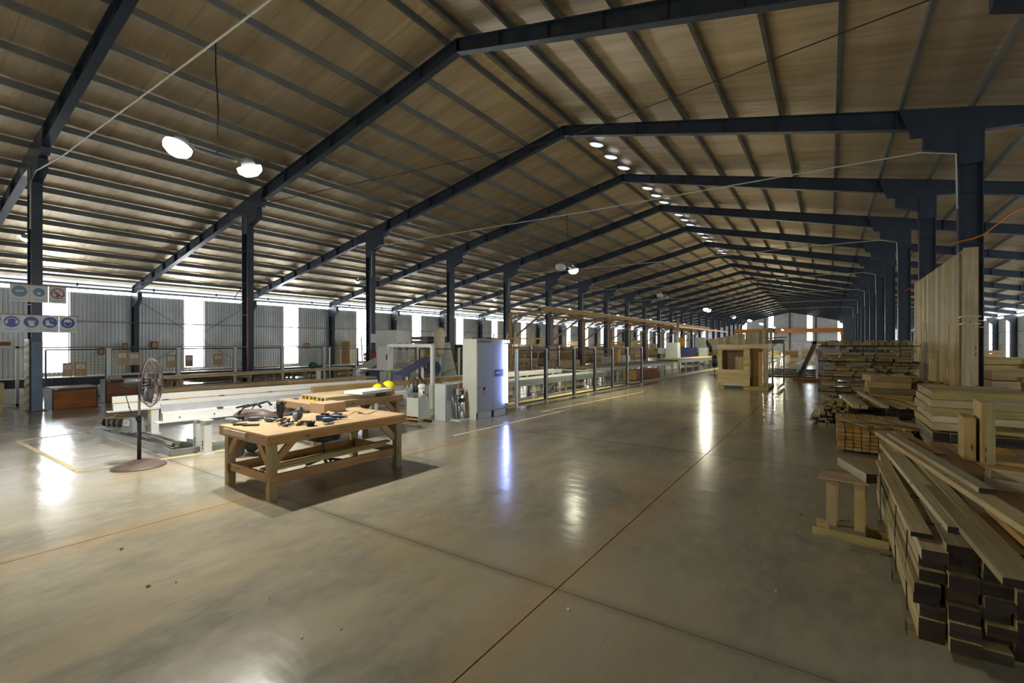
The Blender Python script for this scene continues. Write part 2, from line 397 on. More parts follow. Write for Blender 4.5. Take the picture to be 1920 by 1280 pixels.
# portal frames
def isec(m, x, z0, z1, depth, fl_=.24, mi=0, ribs=1.25):
    m.box((x - depth / 2, 0, (z0 + z1) / 2), (.02, fl_, z1 - z0)); m.box((x + depth / 2, 0, (z0 + z1) / 2), (.02, fl_, z1 - z0))
    m.box((x, 0, (z0 + z1) / 2), (depth, .012, z1 - z0))
    z = z0 + .55
    while z < z1: m.box((x, 0, z), (depth, fl_ * .92, .012)); z += ribs
    return m
def inner_col(sg):
    # sg=+1: bracket points towards +x (left hand row), -1 the mirror
    m = MB(); isec(m, 0, .02, 7.0, .42); m.box((0, 0, .012), (.55, .4, .024)); return m
def bracket(sg):
    m = MB(); zt = 7.13
    m.prism([(-.24 * sg, 6.25), (.24 * sg, 6.25), (.24 * sg, 6.56), (.86 * sg, 6.78), (.86 * sg, 7.12), (-.24 * sg, 7.08)], .22)
    m.prism([(-.24 * sg, 7.02), (1.1 * sg, 7.16), (1.35 * sg, 7.9), (-.24 * sg, 7.56), (-1.25 * sg, 7.3), (-1.25 * sg, 6.95)], .2)
    return m
def rafter(x0, z0, d0, x1, z1, d1):
    """tapered plate girder in the frame plane, top edge x0,z0 -> x1,z1"""
    m = MB(); m.prism([(x0, z0), (x1, z1), (x1, z1 - d1), (x0, z0 - d0)], .012)
    L = math.hypot(x1 - x0, z1 - z0)
    m.beam((x0, 0, z0 - .01), (x1, 0, z1 - .01), .2, .02); m.beam((x0, 0, z0 - d0), (x1, 0, z1 - d1), .2, .02)
    n = int(L / 1.33)
    for i in range(1, n + 1):
        t = i / n; x = x0 + (x1 - x0) * t; z = z0 + (z1 - z0) * t; d = d0 + (d1 - d0) * t
        m.box((x, 0, z - d / 2), (.012, .19, d))
    return m
def wall_col(sg):
    m = MB(); isec(m, 0, .02, 4.3, .38, .22, ribs=2.0); m.prism([(-.2, 3.9), (.2, 3.9), (.2 + .45 * (sg > 0), 4.3), (.2 + .45 * (sg > 0), 4.62), (-.2 - .45 * (sg < 0), 4.62), (-.2 - .45 * (sg < 0), 4.3)], .2); return m
prot = []
Z0f = lambda x: rtop(x)
fr = e_struct('portal_frame', (0, Y0, 0))
prot.append(inner_col(1).build('column', NAVY, fr, (CL, 0, 0))); prot.append(inner_col(-1).build('column', NAVY, fr, (CR, 0, 0)))
prot.append(bracket(1).build('bracket', NAVY, fr, (CL, 0, 0))); prot.append(bracket(-1).build('bracket', NAVY, fr, (CR, 0, 0)))
prot.append(rafter(CL, Z0f(CL), .50, RX, RZ, .36).build('rafter', NAVY, fr)); prot.append(rafter(CR, Z0f(CR), .50, RX, RZ, .36).build('rafter', NAVY, fr))
prot.append(rafter(CL, Z0f(CL), .42, XL + .1, Z0f(XL + .1), .34).build('rafter', NAVY, fr)); prot.append(rafter(CR, Z0f(CR), .42, XR - .1, Z0f(XR - .1), .34).build('rafter', NAVY, fr))
prot.append(wall_col(1).build('wall_column', NAVY, fr, (XL + .27, 0, 0))); prot.append(wall_col(-1).build('wall_column', NAVY, fr, (XR - .27, 0, 0)))
for k in range(1, NB + 1):
    f2 = e_struct('portal_frame', (0, Y0 + BAY * k, 0))
    for o in prot: share(o, f2, o.location[:])
# side walls: zinc sheet per bay either side of a translucent strip, girts
WN = [0]
def corr(y0, y1, z0, z1, amp=.034, pitch=.16):
    m = MB(); pts = []; y = y0
    while y < y1 - 1e-6:
        for f, a in ((0, 0), (.32, 0), (.42, 1), (.62, 1), (.72, 0)):
            yy = y + f * pitch
            if yy <= y1: pts.append((yy, a * amp))
        y += pitch
    pts.append((y1, 0))
    for yy, a in pts: m.v.append((a, yy, z0)); m.v.append((a, yy, z1))
    for i in range(len(pts) - 1): m.quad([2 * i, 2 * i + 2, 2 * i + 3, 2 * i + 1], [(0, 0)] * 4)
    return m
STR0, STR1 = 2.42, 3.38
ZT = 4.50
for side, X, sg in (('left', XL, 1), ('right', XR, -1)):
    wl = e_struct('wall_' + side)
    a = corr(0, STR0, 0, ZT).build('wall_sheet', SHEET, wl, (X, Y0, 0)); b = corr(STR1, BAY, 0, ZT).build('wall_sheet', SHEET, wl, (X, Y0, 0))
    c = corr(STR0, STR1, 0, .55).build('wall_sheet', SHEET, wl, (X, Y0, 0))
    a.scale.x = sg; b.scale.x = sg; c.scale.x = sg
    WN[0] += 1; wn = struct(corr(STR0, STR1, .55, ZT).build(f'window_{WN[0]}', WINM, None, (X, Y0, 0))); wn.scale.x = sg
    WN[0] += 1; we = struct(MB().box((0, BAY / 2, ZT + .085), (.03, BAY - .34, .15)).build(f'window_{WN[0]}', WINM, None, (X, Y0, 0)))
    for k in range(1, NB):
        for o in (a, b, c): share(o, wl, (X, Y0 + BAY * k, 0), 0, (sg, 1, 1))
        for o in (wn, we):
            WN[0] += 1; q = share(o, None, (X, Y0 + BAY * k, 0), 0, (sg, 1, 1)); q.name = f'window_{WN[0]}'
    MB().box((X - sg * .01, (Y0 + YE) / 2, 4.72), (.06, YE - Y0, .1)).build('eave_flashing', GALV, wl)
    for z in (1.75, 3.05): MB().box((X + sg * .07, (Y0 + YE) / 2, z), (.06, YE - Y0, .07)).build('girt', MGREY, wl)
# gables
for side, Y, sg in (('far', YE + .2, -1), ('rear', Y0 - .2, 1)):
    wl = e_struct('wall_' + side)
    strips = [(-28.5, -27.4), (-19.1, -17.9), (-12.8, -11.75), (-4.5, -3.45), (1.7, 2.9), (11, 12.1)] if side == 'far' else []
    def gcorr(x0, x1, z0):
        m = MB(); n = max(1, int((x1 - x0) / .38)); 
        for i in range(n + 1):
            for dx, a in ((0, 0), (.19, .03)):
                x = min(x1, x0 + (x1 - x0) * i / n + dx); m.v.append((x, a * sg, z0)); m.v.append((x, a * sg, rtop(x) + .2))
        for i in range(2 * n + 1): m.quad([2 * i, 2 * i + 2, 2 * i + 3, 2 * i + 1], [(0, 0)] * 4)
        return m
    xx = XL
    for s0, s1 in strips + [(XR, XR)]:
        gcorr(xx, s0, 0).build('wall_sheet', SHEET, wl, (0, Y, 0)); xx = s1
        if s0 == XR: break
        gl = MB(); WN[0] += 1
        gl.prism([(s0, 2.6), (s1, 2.6), (s1, rtop(s1)), (s0, rtop(s0))], .03); struct(gl.build(f'window_{WN[0]}', WINM, None, (0, Y, 0)))
        MB().box(((s0 + s1) / 2, Y, 1.3), (s1 - s0, .03, 2.6)).build('wall_sheet', SHEET, wl)
    for x in (-25, -13.6, -8.15, -2.7, 8.8): MB().box((x, Y + sg * .15, rtop(x) / 2), (.25, .25, rtop(x))).build('gable_post', NAVY, wl)
    for z in (2.5, 5.2): MB().box(((XL + XR) / 2, Y + sg * .05, z), (XR - XL, .06, .1)).build('girt', MGREY, wl)
# round skylights on the right slope beside the ridge
dome = None
ypos = [17.4, 18.9, 20.4] + [22.3 + 1.45 * i for i in range(4)] + [28.3 + 1.45 * i for i in range(4)] + [34.3 + 1.45 * i for i in range(4)] + [40.3 + 1.45 * i for i in range(4)]
SKY = glow('pale_skylight_diffuser', (.80, .86, 1.0), .75)
SKYR = plain('skylight_ring', (.25, .24, .22), .5, .3)
for y in ypos:
    x = RX + .45; WN[0] += 1
    if dome is None:
        dome = struct(MB().lathe([(.001, -.05), (.12, -.045), (.22, -.03), (.27, 0)], 20).build(f'window_{WN[0]}', SKY, None, (x, y, rtop(x) - .03), rot=(0, math.atan(SL), 0)))
        MB().lathe([(.27, 0), (.31, -.02), (.30, .04)], 20).build('skylight_ring', SKYR, dome)
    else:
        q = dup(dome, (x, y, rtop(x) - .03)); q.rotation_euler = (0, math.atan(SL), 0); q.name = f'window_{WN[0]}'
# ------------------------------------------------------------------ lamps
def area(loc, w_, size, rot, col=(1, .97, .88)):
    l = bpy.data.lights.new('floodlight', 'AREA'); l.shape = 'DISK'; l.size = size * .7; l.energy = w_; l.color = col
    o = bpy.data.objects.new('floodlight', l); COL.objects.link(o); o.location = loc; o.rotation_euler = rot; return o
LENS_OFF = plain('unlit_lamp_lens', (.6, .6, .6), .3)
LLAB = {3.52: 'big twin floodlight hanging nearest the camera, both heads glaring', 15.52: 'second hanging twin floodlight down the aisle, only one head lit', 27.52: 'unlit hanging twin floodlight, third down the aisle',
        39.52: 'fourth hanging twin floodlight down the aisle, above the timber gallows beam', 51.52: 'fifth hanging twin floodlight down the aisle, one head lit', 63.52: 'sixth hanging twin floodlight down the aisle',
        75.52: 'seventh hanging twin floodlight, pair of glows near the far gable', 93.52: 'eighth hanging twin floodlight down the aisle', 111.52: 'farthest hanging twin floodlight, tiny glow before the gable wall', -8.48: 'hanging twin floodlight behind the camera'}
ORD = ['first', 'second', 'third', 'fourth', 'fifth', 'sixth', 'seventh', 'eighth']
def hang_lamp(y, z, states, half=.52, zc=6.75, pw=1.0, wcol=(1, 1, 1)):
    lab = LLAB[y]
    t = thing('hanging_floodlight', lab, 'lamp', (RX + .12, y, z))
    t.rotation_euler.z = 0.0
    MB().beam((0, -half * .6, .06), (0, half * .6, .06), .05, .04).build('crossbar', DGREY, t)
    MB().tube([(0, .02, .08), (.02, .03, (zc - z) * .4), (.0, .0, (zc - z) * .75), (0, 0, zc - z)], .011, 6).build('cord', BLACK, t)
    for i, sg in enumerate((-1, 1)):
        hd = MB(); hd.lathe([(.03, .17), (.09, .15), (.11, .05), (.17, -.02), (.175, -.05)], 18); h = hd.build('lamp_head', MGREY, t, (0, sg * half, .0), rot=(sg * .35, 0, 0))
        MB().lathe([(.001, -.13), (.10, -.125), (.17, -.07), (.185, -.035), (.185, .02)], 18).build('lens', LENS if states[i] else LENS_OFF, h)
        if states[i]:
            a = area((RX + .12, y + sg * (half + .06), z - .16), LAMP_W * pw, .3, (sg * .35, 0, 0), wcol)
            a.parent = None
    return t
LAMPS = [(3.52, 4.88, (1, 1)), (15.52, 4.72, (0, 1)), (27.52, 4.7, (0, 0)), (39.52, 4.6, (1, 1)), (51.52, 4.6, (0, 1)), (63.52, 4.7, (1, 1)), (75.52, 4.7, (1, 1)), (93.52, 4.7, (1, 1)), (111.52, 4.7, (1, 1)), (-8.48, 4.8, (1, 1))]
for y, z, st in LAMPS: hang_lamp(y, z, st, pw=1.0 if -5 < y < 10 else (1.35 if y < 0 else .8 if y == 39.52 else 1.3), wcol=(1, .97, .90) if -5 < y < 10 else (1, .95, .68))
for y in (3.52, 15.52, 27.52, 39.52, 51.52, 63.52, 75.52, -8.48):
    m = MB(); pts = [(CL + .25, y - .14, 5.2), (CL + .27, y - .14, 6.52), (CL + .9, y - .14, 6.72)]
    for i in range(1, 9):
        x = CL + .7 + (CR - CL - 1.4) * i / 9; pts.append((x, y - .02, 6.72 + .02 * math.sin(i)))
    pts += [(CR - .9, y - .14, 6.70), (CR - .27, y - .14, 6.52), (CR - .25, y - .14, 5.2)]
    tag(m.tube(pts, .018, 6).build('conduit', CREAM), 'pale conduit strung between the columns ' + ('behind the camera' if y < 0 else 'over the ' + ORD[int(y / 12)] + ' hanging floodlight'), 'conduit')
def side_lamp(x, y, z, sg, i, nm):
    t = thing('wall_floodlight', f'small floodlight on a short arm at {nm}', 'lamp', (x, y, z))
    MB().beam((0, 0, 0), (sg * .75, 0, .12), .03, .03).build('arm', GALV, t)
    hd = MB().lathe([(.03, .12), (.08, .1), (.13, -.03)], 14).build('lamp_head', MGREY, t, (sg * .8, 0, .1), rot=(0, -sg * .5, 0))
    MB().lathe([(.001, -.12), (.07, -.11), (.12, -.06), (.135, 0)], 14).build('lens', LENS, hd)
    area((x + sg * .83, y, z + .03), LAMP_W * .5, .2, (0, -sg * .5, 0))
for i, y in enumerate((3.52, 15.52, 27.52, 39.52, 51.52, 63.52, 81.52)): side_lamp(CL - .25, y, 5.05, -1, i, f'the left column row, {ORD[i]} from the camera')
for i, y in enumerate((3.52, 27.52, 45.52, 69.52, 93.52)): side_lamp(CR + .25, y, 5.05, 1, i, f'the right column row, {ORD[i]} from the camera')

# pipes behind the left column row, roof and wall bracing
for z, r, lb in ((4.02, .035, 'upper grey service pipe running behind the left column row'), (3.80, .022, 'lower thin service pipe with clamps behind the left column row')):
    t = thing('service_pipe', lb, 'pipe', (CL - .34, Y0, z))
    MB().tube([(0, 0, 0), (0, YE - Y0, 0)], r, 8).build('pipe', MGREY, t)
    if r < .03:
        c0 = None
        for k in range(24):
            loc = (0, 17.0 + 2.0 * k, 0)
            if c0 is None: c0 = MB().box((0, 0, -.01), (.05, .04, .09)).build('clamp', DGREY, t, loc)
            else: share(c0, t, loc)
    for k in range(NB): 
        if k == 0: h0 = MB().box((.1, 0, 0), (.2, .04, .03)).build('hanger', DGREY, t, (0, BAY * k, 0))
        else: share(h0, t, (0, BAY * k, 0))
for k in (4, 8, 12, 16):
    ya, yb = Y0 + BAY * k, Y0 + BAY * (k + 1)
    for x in (CL, CR): MB().tube([(RX, yb, 9.55), (x, ya, 7.35)], .014, 5).build('bracing_rod', DGREY, ceil_)
    for a, b in ((.1, BAY - .1), (BAY - .1, .1)): MB().tube([(XL + .12, ya + a, .4), (XL + .12, ya + b, 4.3)], .012, 5).build('bracing_rod', DGREY, bpy.data.objects['wall_left'])
# ------------------------------------------------------------------ builders for timber
PLK = {}
def plank(p0, p1, w_, h_, mat, name, label, cat, group=None, ends=None, roll=0.0, z_is_bottom=True):
    """one board as its own thing; p0,p1 = bottom centre line ends"""
    p0, p1 = Vector(p0), Vector(p1); d = p1 - p0; L = round(d.length, 3)
    key = (L, w_, h_, mat.name, ends.name if ends else '')
    x = d.normalized(); up = Vector((0, 0, 1)); y = up.cross(x).normalized(); z = x.cross(y)
    M = Matrix((x, y, z)).transposed()
    if roll: M = M @ Matrix.Rotation(roll, 3, 'X')
    loc = (p0 + p1) / 2 + (z * h_ / 2 if z_is_bottom else Vector((0, 0, 0)))
    if key in PLK:
        o = PLK[key].copy(); COL.objects.link(o)
    else:
        m = MB().box((0, 0, 0), (L, w_, h_), emi=1 if ends else None)
        o = m.build(name, [mat, ends] if ends else mat); PLK[key] = o
    o.name = name; o.location = loc; o.rotation_euler = M.to_euler()
    for k in ('label', 'category', 'group'):
        if k in o: del o[k]
    return tag(o, label, cat, group)
def boards(x0, x1, y0, y1, z0, z1, bw, bh, mat, label, group, ends=None, along='y', jit=.03, name='board', gapx=.004, gapz=.004, skip=0.0, interior=True, mats=None):
    """a stack of boards, each one a thing. interior=False leaves out boards nobody can see inside"""
    nz = max(1, int(round((z1 - z0) / (bh + gapz))))
    a0, a1, b0, b1 = (x0, x1, y0, y1) if along == 'y' else (y0, y1, x0, x1)
    na = max(1, int((a1 - a0) / (bw + gapx)))
    out = []
    for k in range(nz):
        for i in range(na):
            if random.random() < skip: continue
            a = a0 + bw / 2 + i * (bw + gapx); z = z0 + k * (bh + gapz); j = random.uniform(-jit, jit); q = round(random.uniform(-.004, .004), 3)
            mt = random.choice(mats) if mats else mat
            if along == 'y': out.append(plank((a, b0 + j, z), (a, b1 + j, z), bw, bh, mt, name, label, 'board', group, ends))
            else: out.append(plank((b0 + j, a, z), (b1 + j, a, z), bw, bh, mt, name, label, 'board', group, ends))
    return out

# ------------------------------------------------------------------ workbenches
def workbench(name, label, loc, rz, W, L, H, strip):
    t = thing(name, label, 'workbench', loc, rz)
    MB().box((0, 0, H - .011), (W, L, .022)).build('tabletop', PLY, t)
    for sx in (-1, 1): MB().box((sx * (W / 2 - .0225), 0, H - .022 - .055), (.045, L, .11)).build('apron_board', BENCHW, t)
    for sy in (-1, 1): MB().box((0, sy * (L / 2 - .0225), H - .022 - .055), (W - .092, .045, .11)).build('apron_board', BENCHW, t)
    for sx in (-1, 1):
        for sy in (-1, 1):
            lx, ly = sx * (W / 2 - .1), sy * (L / 2 - .1)
            MB().box((lx, ly, (H - .024) / 2), (.1, .1, H - .024)).build('leg', BENCHG, t)
            MB().beam((lx - sx * .02, ly - sy * .04, H - .38), (lx - sx * .02, ly - sy * .30, H - .12), .04, .09).build('brace', BENCHW, t)
            MB().beam((lx - sx * .04, ly + sy * .02, H - .38), (lx - sx * .28, ly + sy * .02, H - .12), .04, .09).build('brace', BENCHW, t)
    for sx in (-1, 1): MB().box((sx * (W / 2 - .13), 0, .24), (.04, L - .1, .12)).build('stretcher', BENCHW, t)
    for sy in (-1, 1): MB().box((0, sy * (L / 2 - .1) - sy * .0, .26), (W - .06, .04, .11)).build('stretcher', BENCHW, t)
    if strip: MB().box((-.18, -L / 2 - .012, H - .06), (.62, .024, .07)).build('edge_strip', PLY, t)
    return t
BZ = .83
workbench('workbench', 'long plywood-topped timber workbench covered with cordless tools, nearest the camera', (-6.30, 4.19, 0), R0 := -.03, 1.32, 2.20, BZ, True)
workbench('workbench', 'timber workbench behind, carrying two yellow hard hats and a white panel', (-8.52, 6.21, 0), -.05, 1.34, 2.14, BZ, False)
for k, (xo, l0, l1, z) in enumerate([(-5.97, 3.3, 5.12, .31), (-6.06, 3.2, 4.9, .31), (-5.99, 3.38, 5.22, .345)]):
    plank((xo, l0, z), (xo + .02, l1, z + .004), .085, .034, GREENPINE, 'batten', ['loose batten on the lower rails of the near workbench, under another', 'outer loose batten lying on the near workbench rails beside a pair', 'uppermost batten lying on the lower rails of the near workbench'][k], 'batten')

def on(u, v, z=BZ):
    x, y = P(u, v, z); return (x, y, z + .001)
SLATE = plain('slate_plastic', (.07, .085, .10), .45, 0, .1, 8)
def drill(loc, rz, col, label, s=1.0, name='cordless_drill', wheel=False):
    t = thing(name, label, 'power tool', loc, rz)
    b = MB().lathe([(.001, -.11), (.026, -.105), (.031, -.07), (.031, .02), (.024, .05), (.016, .075), (.014, .10), (.001, .10)], 14, (0, 0, .035), m=Matrix.Rotation(PI / 2, 3, 'Y')); b.build('body', col, t)
    MB().cyl((.115, 0, .035), .016, .03, 12, axis='x').build('chuck', STEEL, t)
    MB().beam((-.05, .02, .033), (-.08, .13, .028), .034, .032).build('handle', BLACK, t)
    MB().box((-.085, .16, .03), (.11, .05, .055), rz=.25).build('battery', DGREY, t)
    if wheel: MB().cyl((.16, 0, .045), .045, .02, 20, axis='x').build('disc', STEEL, t)
    t.scale = (s, s, s); return t
drill(on(437, 793), .3, MGREY, 'grey and black cordless nailer lying at the left end of the bench tools', 1.15, 'cordless_nailer')
tag(MB().box((0, 0, .014), (.17, .05, .027), rz=0).build('battery_pack', DGREY, loc=on(450, 797), rz=.8, bevel=.006), 'flat black battery pack beside the grey cordless nailer', 'battery')
drill(on(480, 789), .9, SLATE, 'slate grey cordless drill with a long body, behind the flat charger')
tag(MB().box((0, 0, .012), (.2, .06, .024)).build('charger', BLACK, loc=on(471, 798), rz=.75, bevel=.006), 'flat black tool charger in front of the slate grey drill', 'charger')
drill(on(508, 791), .35, SLATE, 'stubby grey cordless driver with an orange-brown nose, left of the dark flask', .9, 'cordless_driver')
# dark flask / pump jug
t = thing('flask', 'tall black insulated jug with a spout, standing on the near workbench', 'jug', on(525, 783))
MB().lathe([(.001, 0), (.042, 0), (.045, .02), (.056, .2), (.056, .215), (.05, .222), (.001, .225)], 18).build('body', BLACK, t)
MB().lathe([(.045, .222), (.048, .245), (.03, .25), (.001, .25)], 18).build('lid', DGREY, t)
MB().tube([(.05, 0, .235), (.11, .02, .245), (.13, .02, .23)], .009, 6).tube([(.11, .02, .24), (.075, .02, .15), (.06, 0, .05)], .009, 6).build('handle', BLACK, t)
# heap of clips and bits : separate things
for k in range(20):
    u, v = 527 + random.uniform(0, 40), 789 + random.uniform(-3, 12)
    a = random.uniform(0, PI); L = random.uniform(.08, .14)
    x, y, z = on(u, v); m = MB(); dx, dy = math.cos(a) * L / 2, math.sin(a) * L / 2; zz = random.uniform(.012, .04)
    m.beam((-dx, -dy, .012), (dx, dy, zz), .014, .012); m.beam((dx, dy, zz), (dx * .4 + dy * .6, dy * .4 - dx * .6, .035), .012, .012)
    m.box((0, 0, .018), (.028, .022, .03), rz=a)
    tag(m.build('hold_down_clamp', random.choice([BLACK, BLACK, DGREY, STEEL]), loc=(x, y, z)), 'small black and steel clamp in the jumbled heap on the near workbench', 'clamp', 'heap of small clamps on the workbench')
t = thing('grinder_guard', 'round black guard with a grey cup in front, behind the clamp heap', 'tool', on(558, 786))
MB().cyl((0, 0, .062), .075, .02, 22, axis=(.5, -.85, .25)).build('disc', DGREY, t); MB().cyl((.02, -.05, .06), .03, .09, 14).build('cup', MGREY, t)
t = thing('bowl', 'small black bowl of screws right of the clamp heap', 'bowl', on(582, 798))
MB().lathe([(.001, 0), (.05, 0), (.066, .06), (.07, .065), (.062, .06), (.045, .02), (.001, .02)], 18).build('bowl_shell', BLACK, t)
for k in range(5): MB().beam((random.uniform(-.03, .03), random.uniform(-.03, .03), .05), (random.uniform(-.04, .04), random.uniform(-.04, .04), .075), .006, .006).build('screw', STEEL, t)
t = thing('battery_sander', 'blocky blue cordless tool body left of two blue drills', 'power tool', on(606, 788), .5)
MB().box((0, 0, .04), (.16, .09, .08), taper=.9).build('body', BLUE, t, bevel=.01); MB().box((-.085, 0, .04), (.012, .08, .07)).build('front_cover', DGREY, t); MB().box((.03, 0, .092), (.11, .035, .03)).build('grip', BLACK, t)
drill(on(618, 791), .55, BLUE, 'blue cordless drill with a pale round chuck, nearer of the blue pair', 1.1)
drill(on(634, 786), .5, BLUE, 'blue cordless drill pointing right, farther of the blue pair', 1.1)
for k, (u, v) in enumerate(((612, 796), (621, 795))):
    o = MB().lathe([(.016, 0), (.032, 0), (.034, .012), (.034, .022), (.014, .024), (.014, .002)], 16).build('hole_saw', STEEL, loc=on(u, v))
    tag(o, 'silver ring-shaped hole saw lying before the blue drills', 'hole saw', 'pair of hole saws')
tag(MB().box((0, 0, .012), (.2, .11, .004)).box((.04, .03, .022), (.12, .1, .004), m=Matrix.Rotation(.25, 3, 'X') @ Matrix.Rotation(.2, 3, 'Y')).box((-.05, 0, .02), (.09, .12, .004), m=Matrix.Rotation(-.2, 3, 'Y')).build('brown_paper', PLY, loc=on(612, 777), rz=.4), 'crumpled tan paper behind the blue drills', 'paper')
# cardboard box
t = thing('cardboard_box', 'closed brown cardboard box at the back of the near workbench', 'box', (-6.86, 4.72, BZ + .001), .05)
MB().box((0, 0, .075), (.36, .42, .15)).build('box_body', CARD, t, bevel=.003)
for sx in (-1, 1): MB().box((sx * .09, 0, .153), (.178, .42, .004)).build('flap', CARD, t)
m = MB(); pts = []
for i in range(14):
    u = 640 + 72 * i / 13; v = 776 + 3 * math.sin(i * .9) - 4 * (i / 13) ** 2; p = on(u, v); pts.append((p[0], p[1], BZ + .007))
tag(m.tube(pts, .004, 5).build('cable', BLACK), 'thin black lead trailing along the near workbench right of the box', 'cable')
tag(MB().box((0, 0, .008), (.07, .03, .014)).build('marker_block', BLACK, loc=on(675, 775)), 'little black block beside the thin lead on the workbench', 'tool')

# on the rear workbench
t = thing('slatted_panel', 'pale pine panel on battens lying on the rear workbench', 'panel', (-8.42, 6.0, BZ + .001), -.05)
MB().box((0, .05, .075), (.95, 1.15, .02)).build('panel_face', PINE, t)
for k in range(7): MB().box((-.42 + .14 * k, .05, .032), (.05, 1.15, .063)).build('batten', OCHRE if k % 2 else PINE, t)
t = thing('foam_panel', 'thick white sheet lying on the rear workbench beside the box of hard hats', 'panel', (-7.98, 6.45, BZ + .10), .12)
MB().box((0, 0, .03), (.5, .85, .06)).build('sheet', WHITE, t, bevel=.004)
t = thing('wooden_crate', 'small open orange-brown timber box under the yellow hard hats', 'box', (-8.12, 6.98, BZ + .001), .1)
for a, b, c, d in ((0, -.13, .36, .02), (0, .13, .36, .02)): MB().box((a, b, .05), (c, d, .1)).build('side_board', BENCHW, t)
for sx in (-1, 1): MB().box((sx * .17, 0, .05), (.02, .24, .1)).build('end_board', BENCHW, t)
MB().box((0, 0, .008), (.32, .24, .016)).build('bottom_board', BENCHW, t)
def helmet(loc, rot, label):
    t = thing('hard_hat', label, 'hard hat', loc); t.rotation_euler = rot
    MB().lathe([(.118, 0), (.12, .02), (.115, .06), (.09, .105), (.05, .132), (.001, .14)], 22).build('shell', YEL, t).scale = (1.15, .95, 1)
    MB().prism([(.15 * math.cos(a) * (1.25 if abs(a) < .8 else 1.0), .13 * math.sin(a)) for a in [(-PI + 2 * PI * i / 20) for i in range(20)]], .006, 'xy', (0, 0, .002)).build('brim', YEL, t)
    MB().tube([(-.13, 0, .04), (-.09, 0, .115), (0, 0, .148), (.09, 0, .115), (.13, 0, .04)], .01, 6).build('ridge', YEL, t)
helmet((-8.2, 6.87, BZ + .10), (0, 0, 2.2), 'yellow hard hat sitting upright on the small timber box')
helmet((-8.08, 7.05, BZ + .15), (0, .75, .9), 'yellow hard hat leaning tilted against the other one')
t = thing('tape_measure', 'yellow tape measure on the rear workbench', 'tape measure', on(588, 752))
MB().box((0, 0, .015), (.07, .06, .03)).build('case', YEL, t, bevel=.008); MB().box((0, 0, .036), (.04, .03, .012)).build('lock_button', BLACK, t)
tag(MB().beam((-.09, 0, .01), (.02, .01, .01), .02, .006).beam((.02, .01, .012), (.12, .03, .012), .03, .022).build('chisel', DGREY, loc=on(550, 748)), 'dark chisel lying at the left end of the rear workbench', 'chisel')
tag(MB().cyl((0, 0, .07), .018, .14, 12).build('white_tube', WHITE, loc=(-8.28, 6.55, BZ + .001)), 'short white upright tube beside the box of hard hats', 'tube')

# ------------------------------------------------------------------ pedestal fan
fx, fy = P(261, 874); FZ = 1.33
t = thing('pedestal_fan', 'big brown pedestal fan with a round wire cage and domed base', 'fan', (fx, fy, 0), .95)
MB().lathe([(.36, 0), (.36, .012), (.33, .03), (.22, .075), (.08, .105), (.03, .115)], 36).build('base', BROWN, t)
MB().cyl((0, 0, .43), .028, .66, 14).build('lower_pole', BLACK, t); MB().cyl((0, 0, .98), .018, .50, 12).build('upper_pole', STEEL, t)
MB().box((0, 0, .76), (.07, .06, .07)).build('collar', BLACK, t); MB().box((0, 0, 1.2), (.06, .06, .1)).build('tilt_bracket', BLACK, t)
MB().lathe([(.001, -.15), (.05, -.14), (.065, -.10), (.065, .07), (.045, .10)], 18, (-.05, 0, FZ), m=Matrix.Rotation(PI / 2, 3, 'Y')).build('motor', DGREY, t)
cage = MB(); RW = .39; cxg = .16
for i in range(44):
    a = 2 * PI * i / 44; ca, sa = math.cos(a), math.sin(a)
    prof = [(.07, -.10), (.22, -.095), (.34, -.06), (RW, 0), (.34, .06), (.2, .095), (.07, .10)]
    cage.tube([(cxg + x, ca * r, FZ + sa * r) for r, x in prof], .0028, 4, cap=False)
for r, x in ((.07, -.1), (.22, -.095), (.34, -.06), (RW, 0), (.34, .06), (.27, .08), (.2, .095), (.07, .1)):
    cage.tube([(cxg + x, math.cos(a) * r, FZ + math.sin(a) * r) for a in [2 * PI * k / 28 for k in range(29)]], .0035 if r < RW else .007, 4, cap=False)
cage.build('cage', plain('cage_wire', (.10, .08, .07), .45, .3), t)
MB().cyl((cxg + .105, 0, FZ), .055, .012, 20, axis='x').build('badge_plate', BROWN, t)
for k in range(3):
    a0 = k * 2 * PI / 3; b = MB(); n = 8; i0 = len(b.v)
    for i in range(n):
        r = .05 + .29 * i / (n - 1); wd = .09 + .10 * math.sin(PI * i / (n - 1) * .8)
        for s_ in (-1, 1):
            a = a0 + s_ * wd / r * .5; b.v.append((cxg + s_ * .035, math.cos(a) * r, FZ + math.sin(a) * r))
    for i in range(n - 1): b.quad([2 * i, 2 * i + 1, 2 * i + 3, 2 * i + 2], [(0, 0)] * 4, 0, True)
    q = b.build('blade', DGREY, t); sd = q.modifiers.new('s', 'SOLIDIFY'); sd.thickness = .004
MB().cyl((cxg, 0, FZ), .05, .08, 16, axis='x').build('hub', DGREY, t)
MB().tube([(-.18, 0, FZ - .02), (-.16, -.02, 1.1), (-.09, -.03, .85), (-.02, -.03, .75)], .006, 6).build('power_cord', BLACK, t)

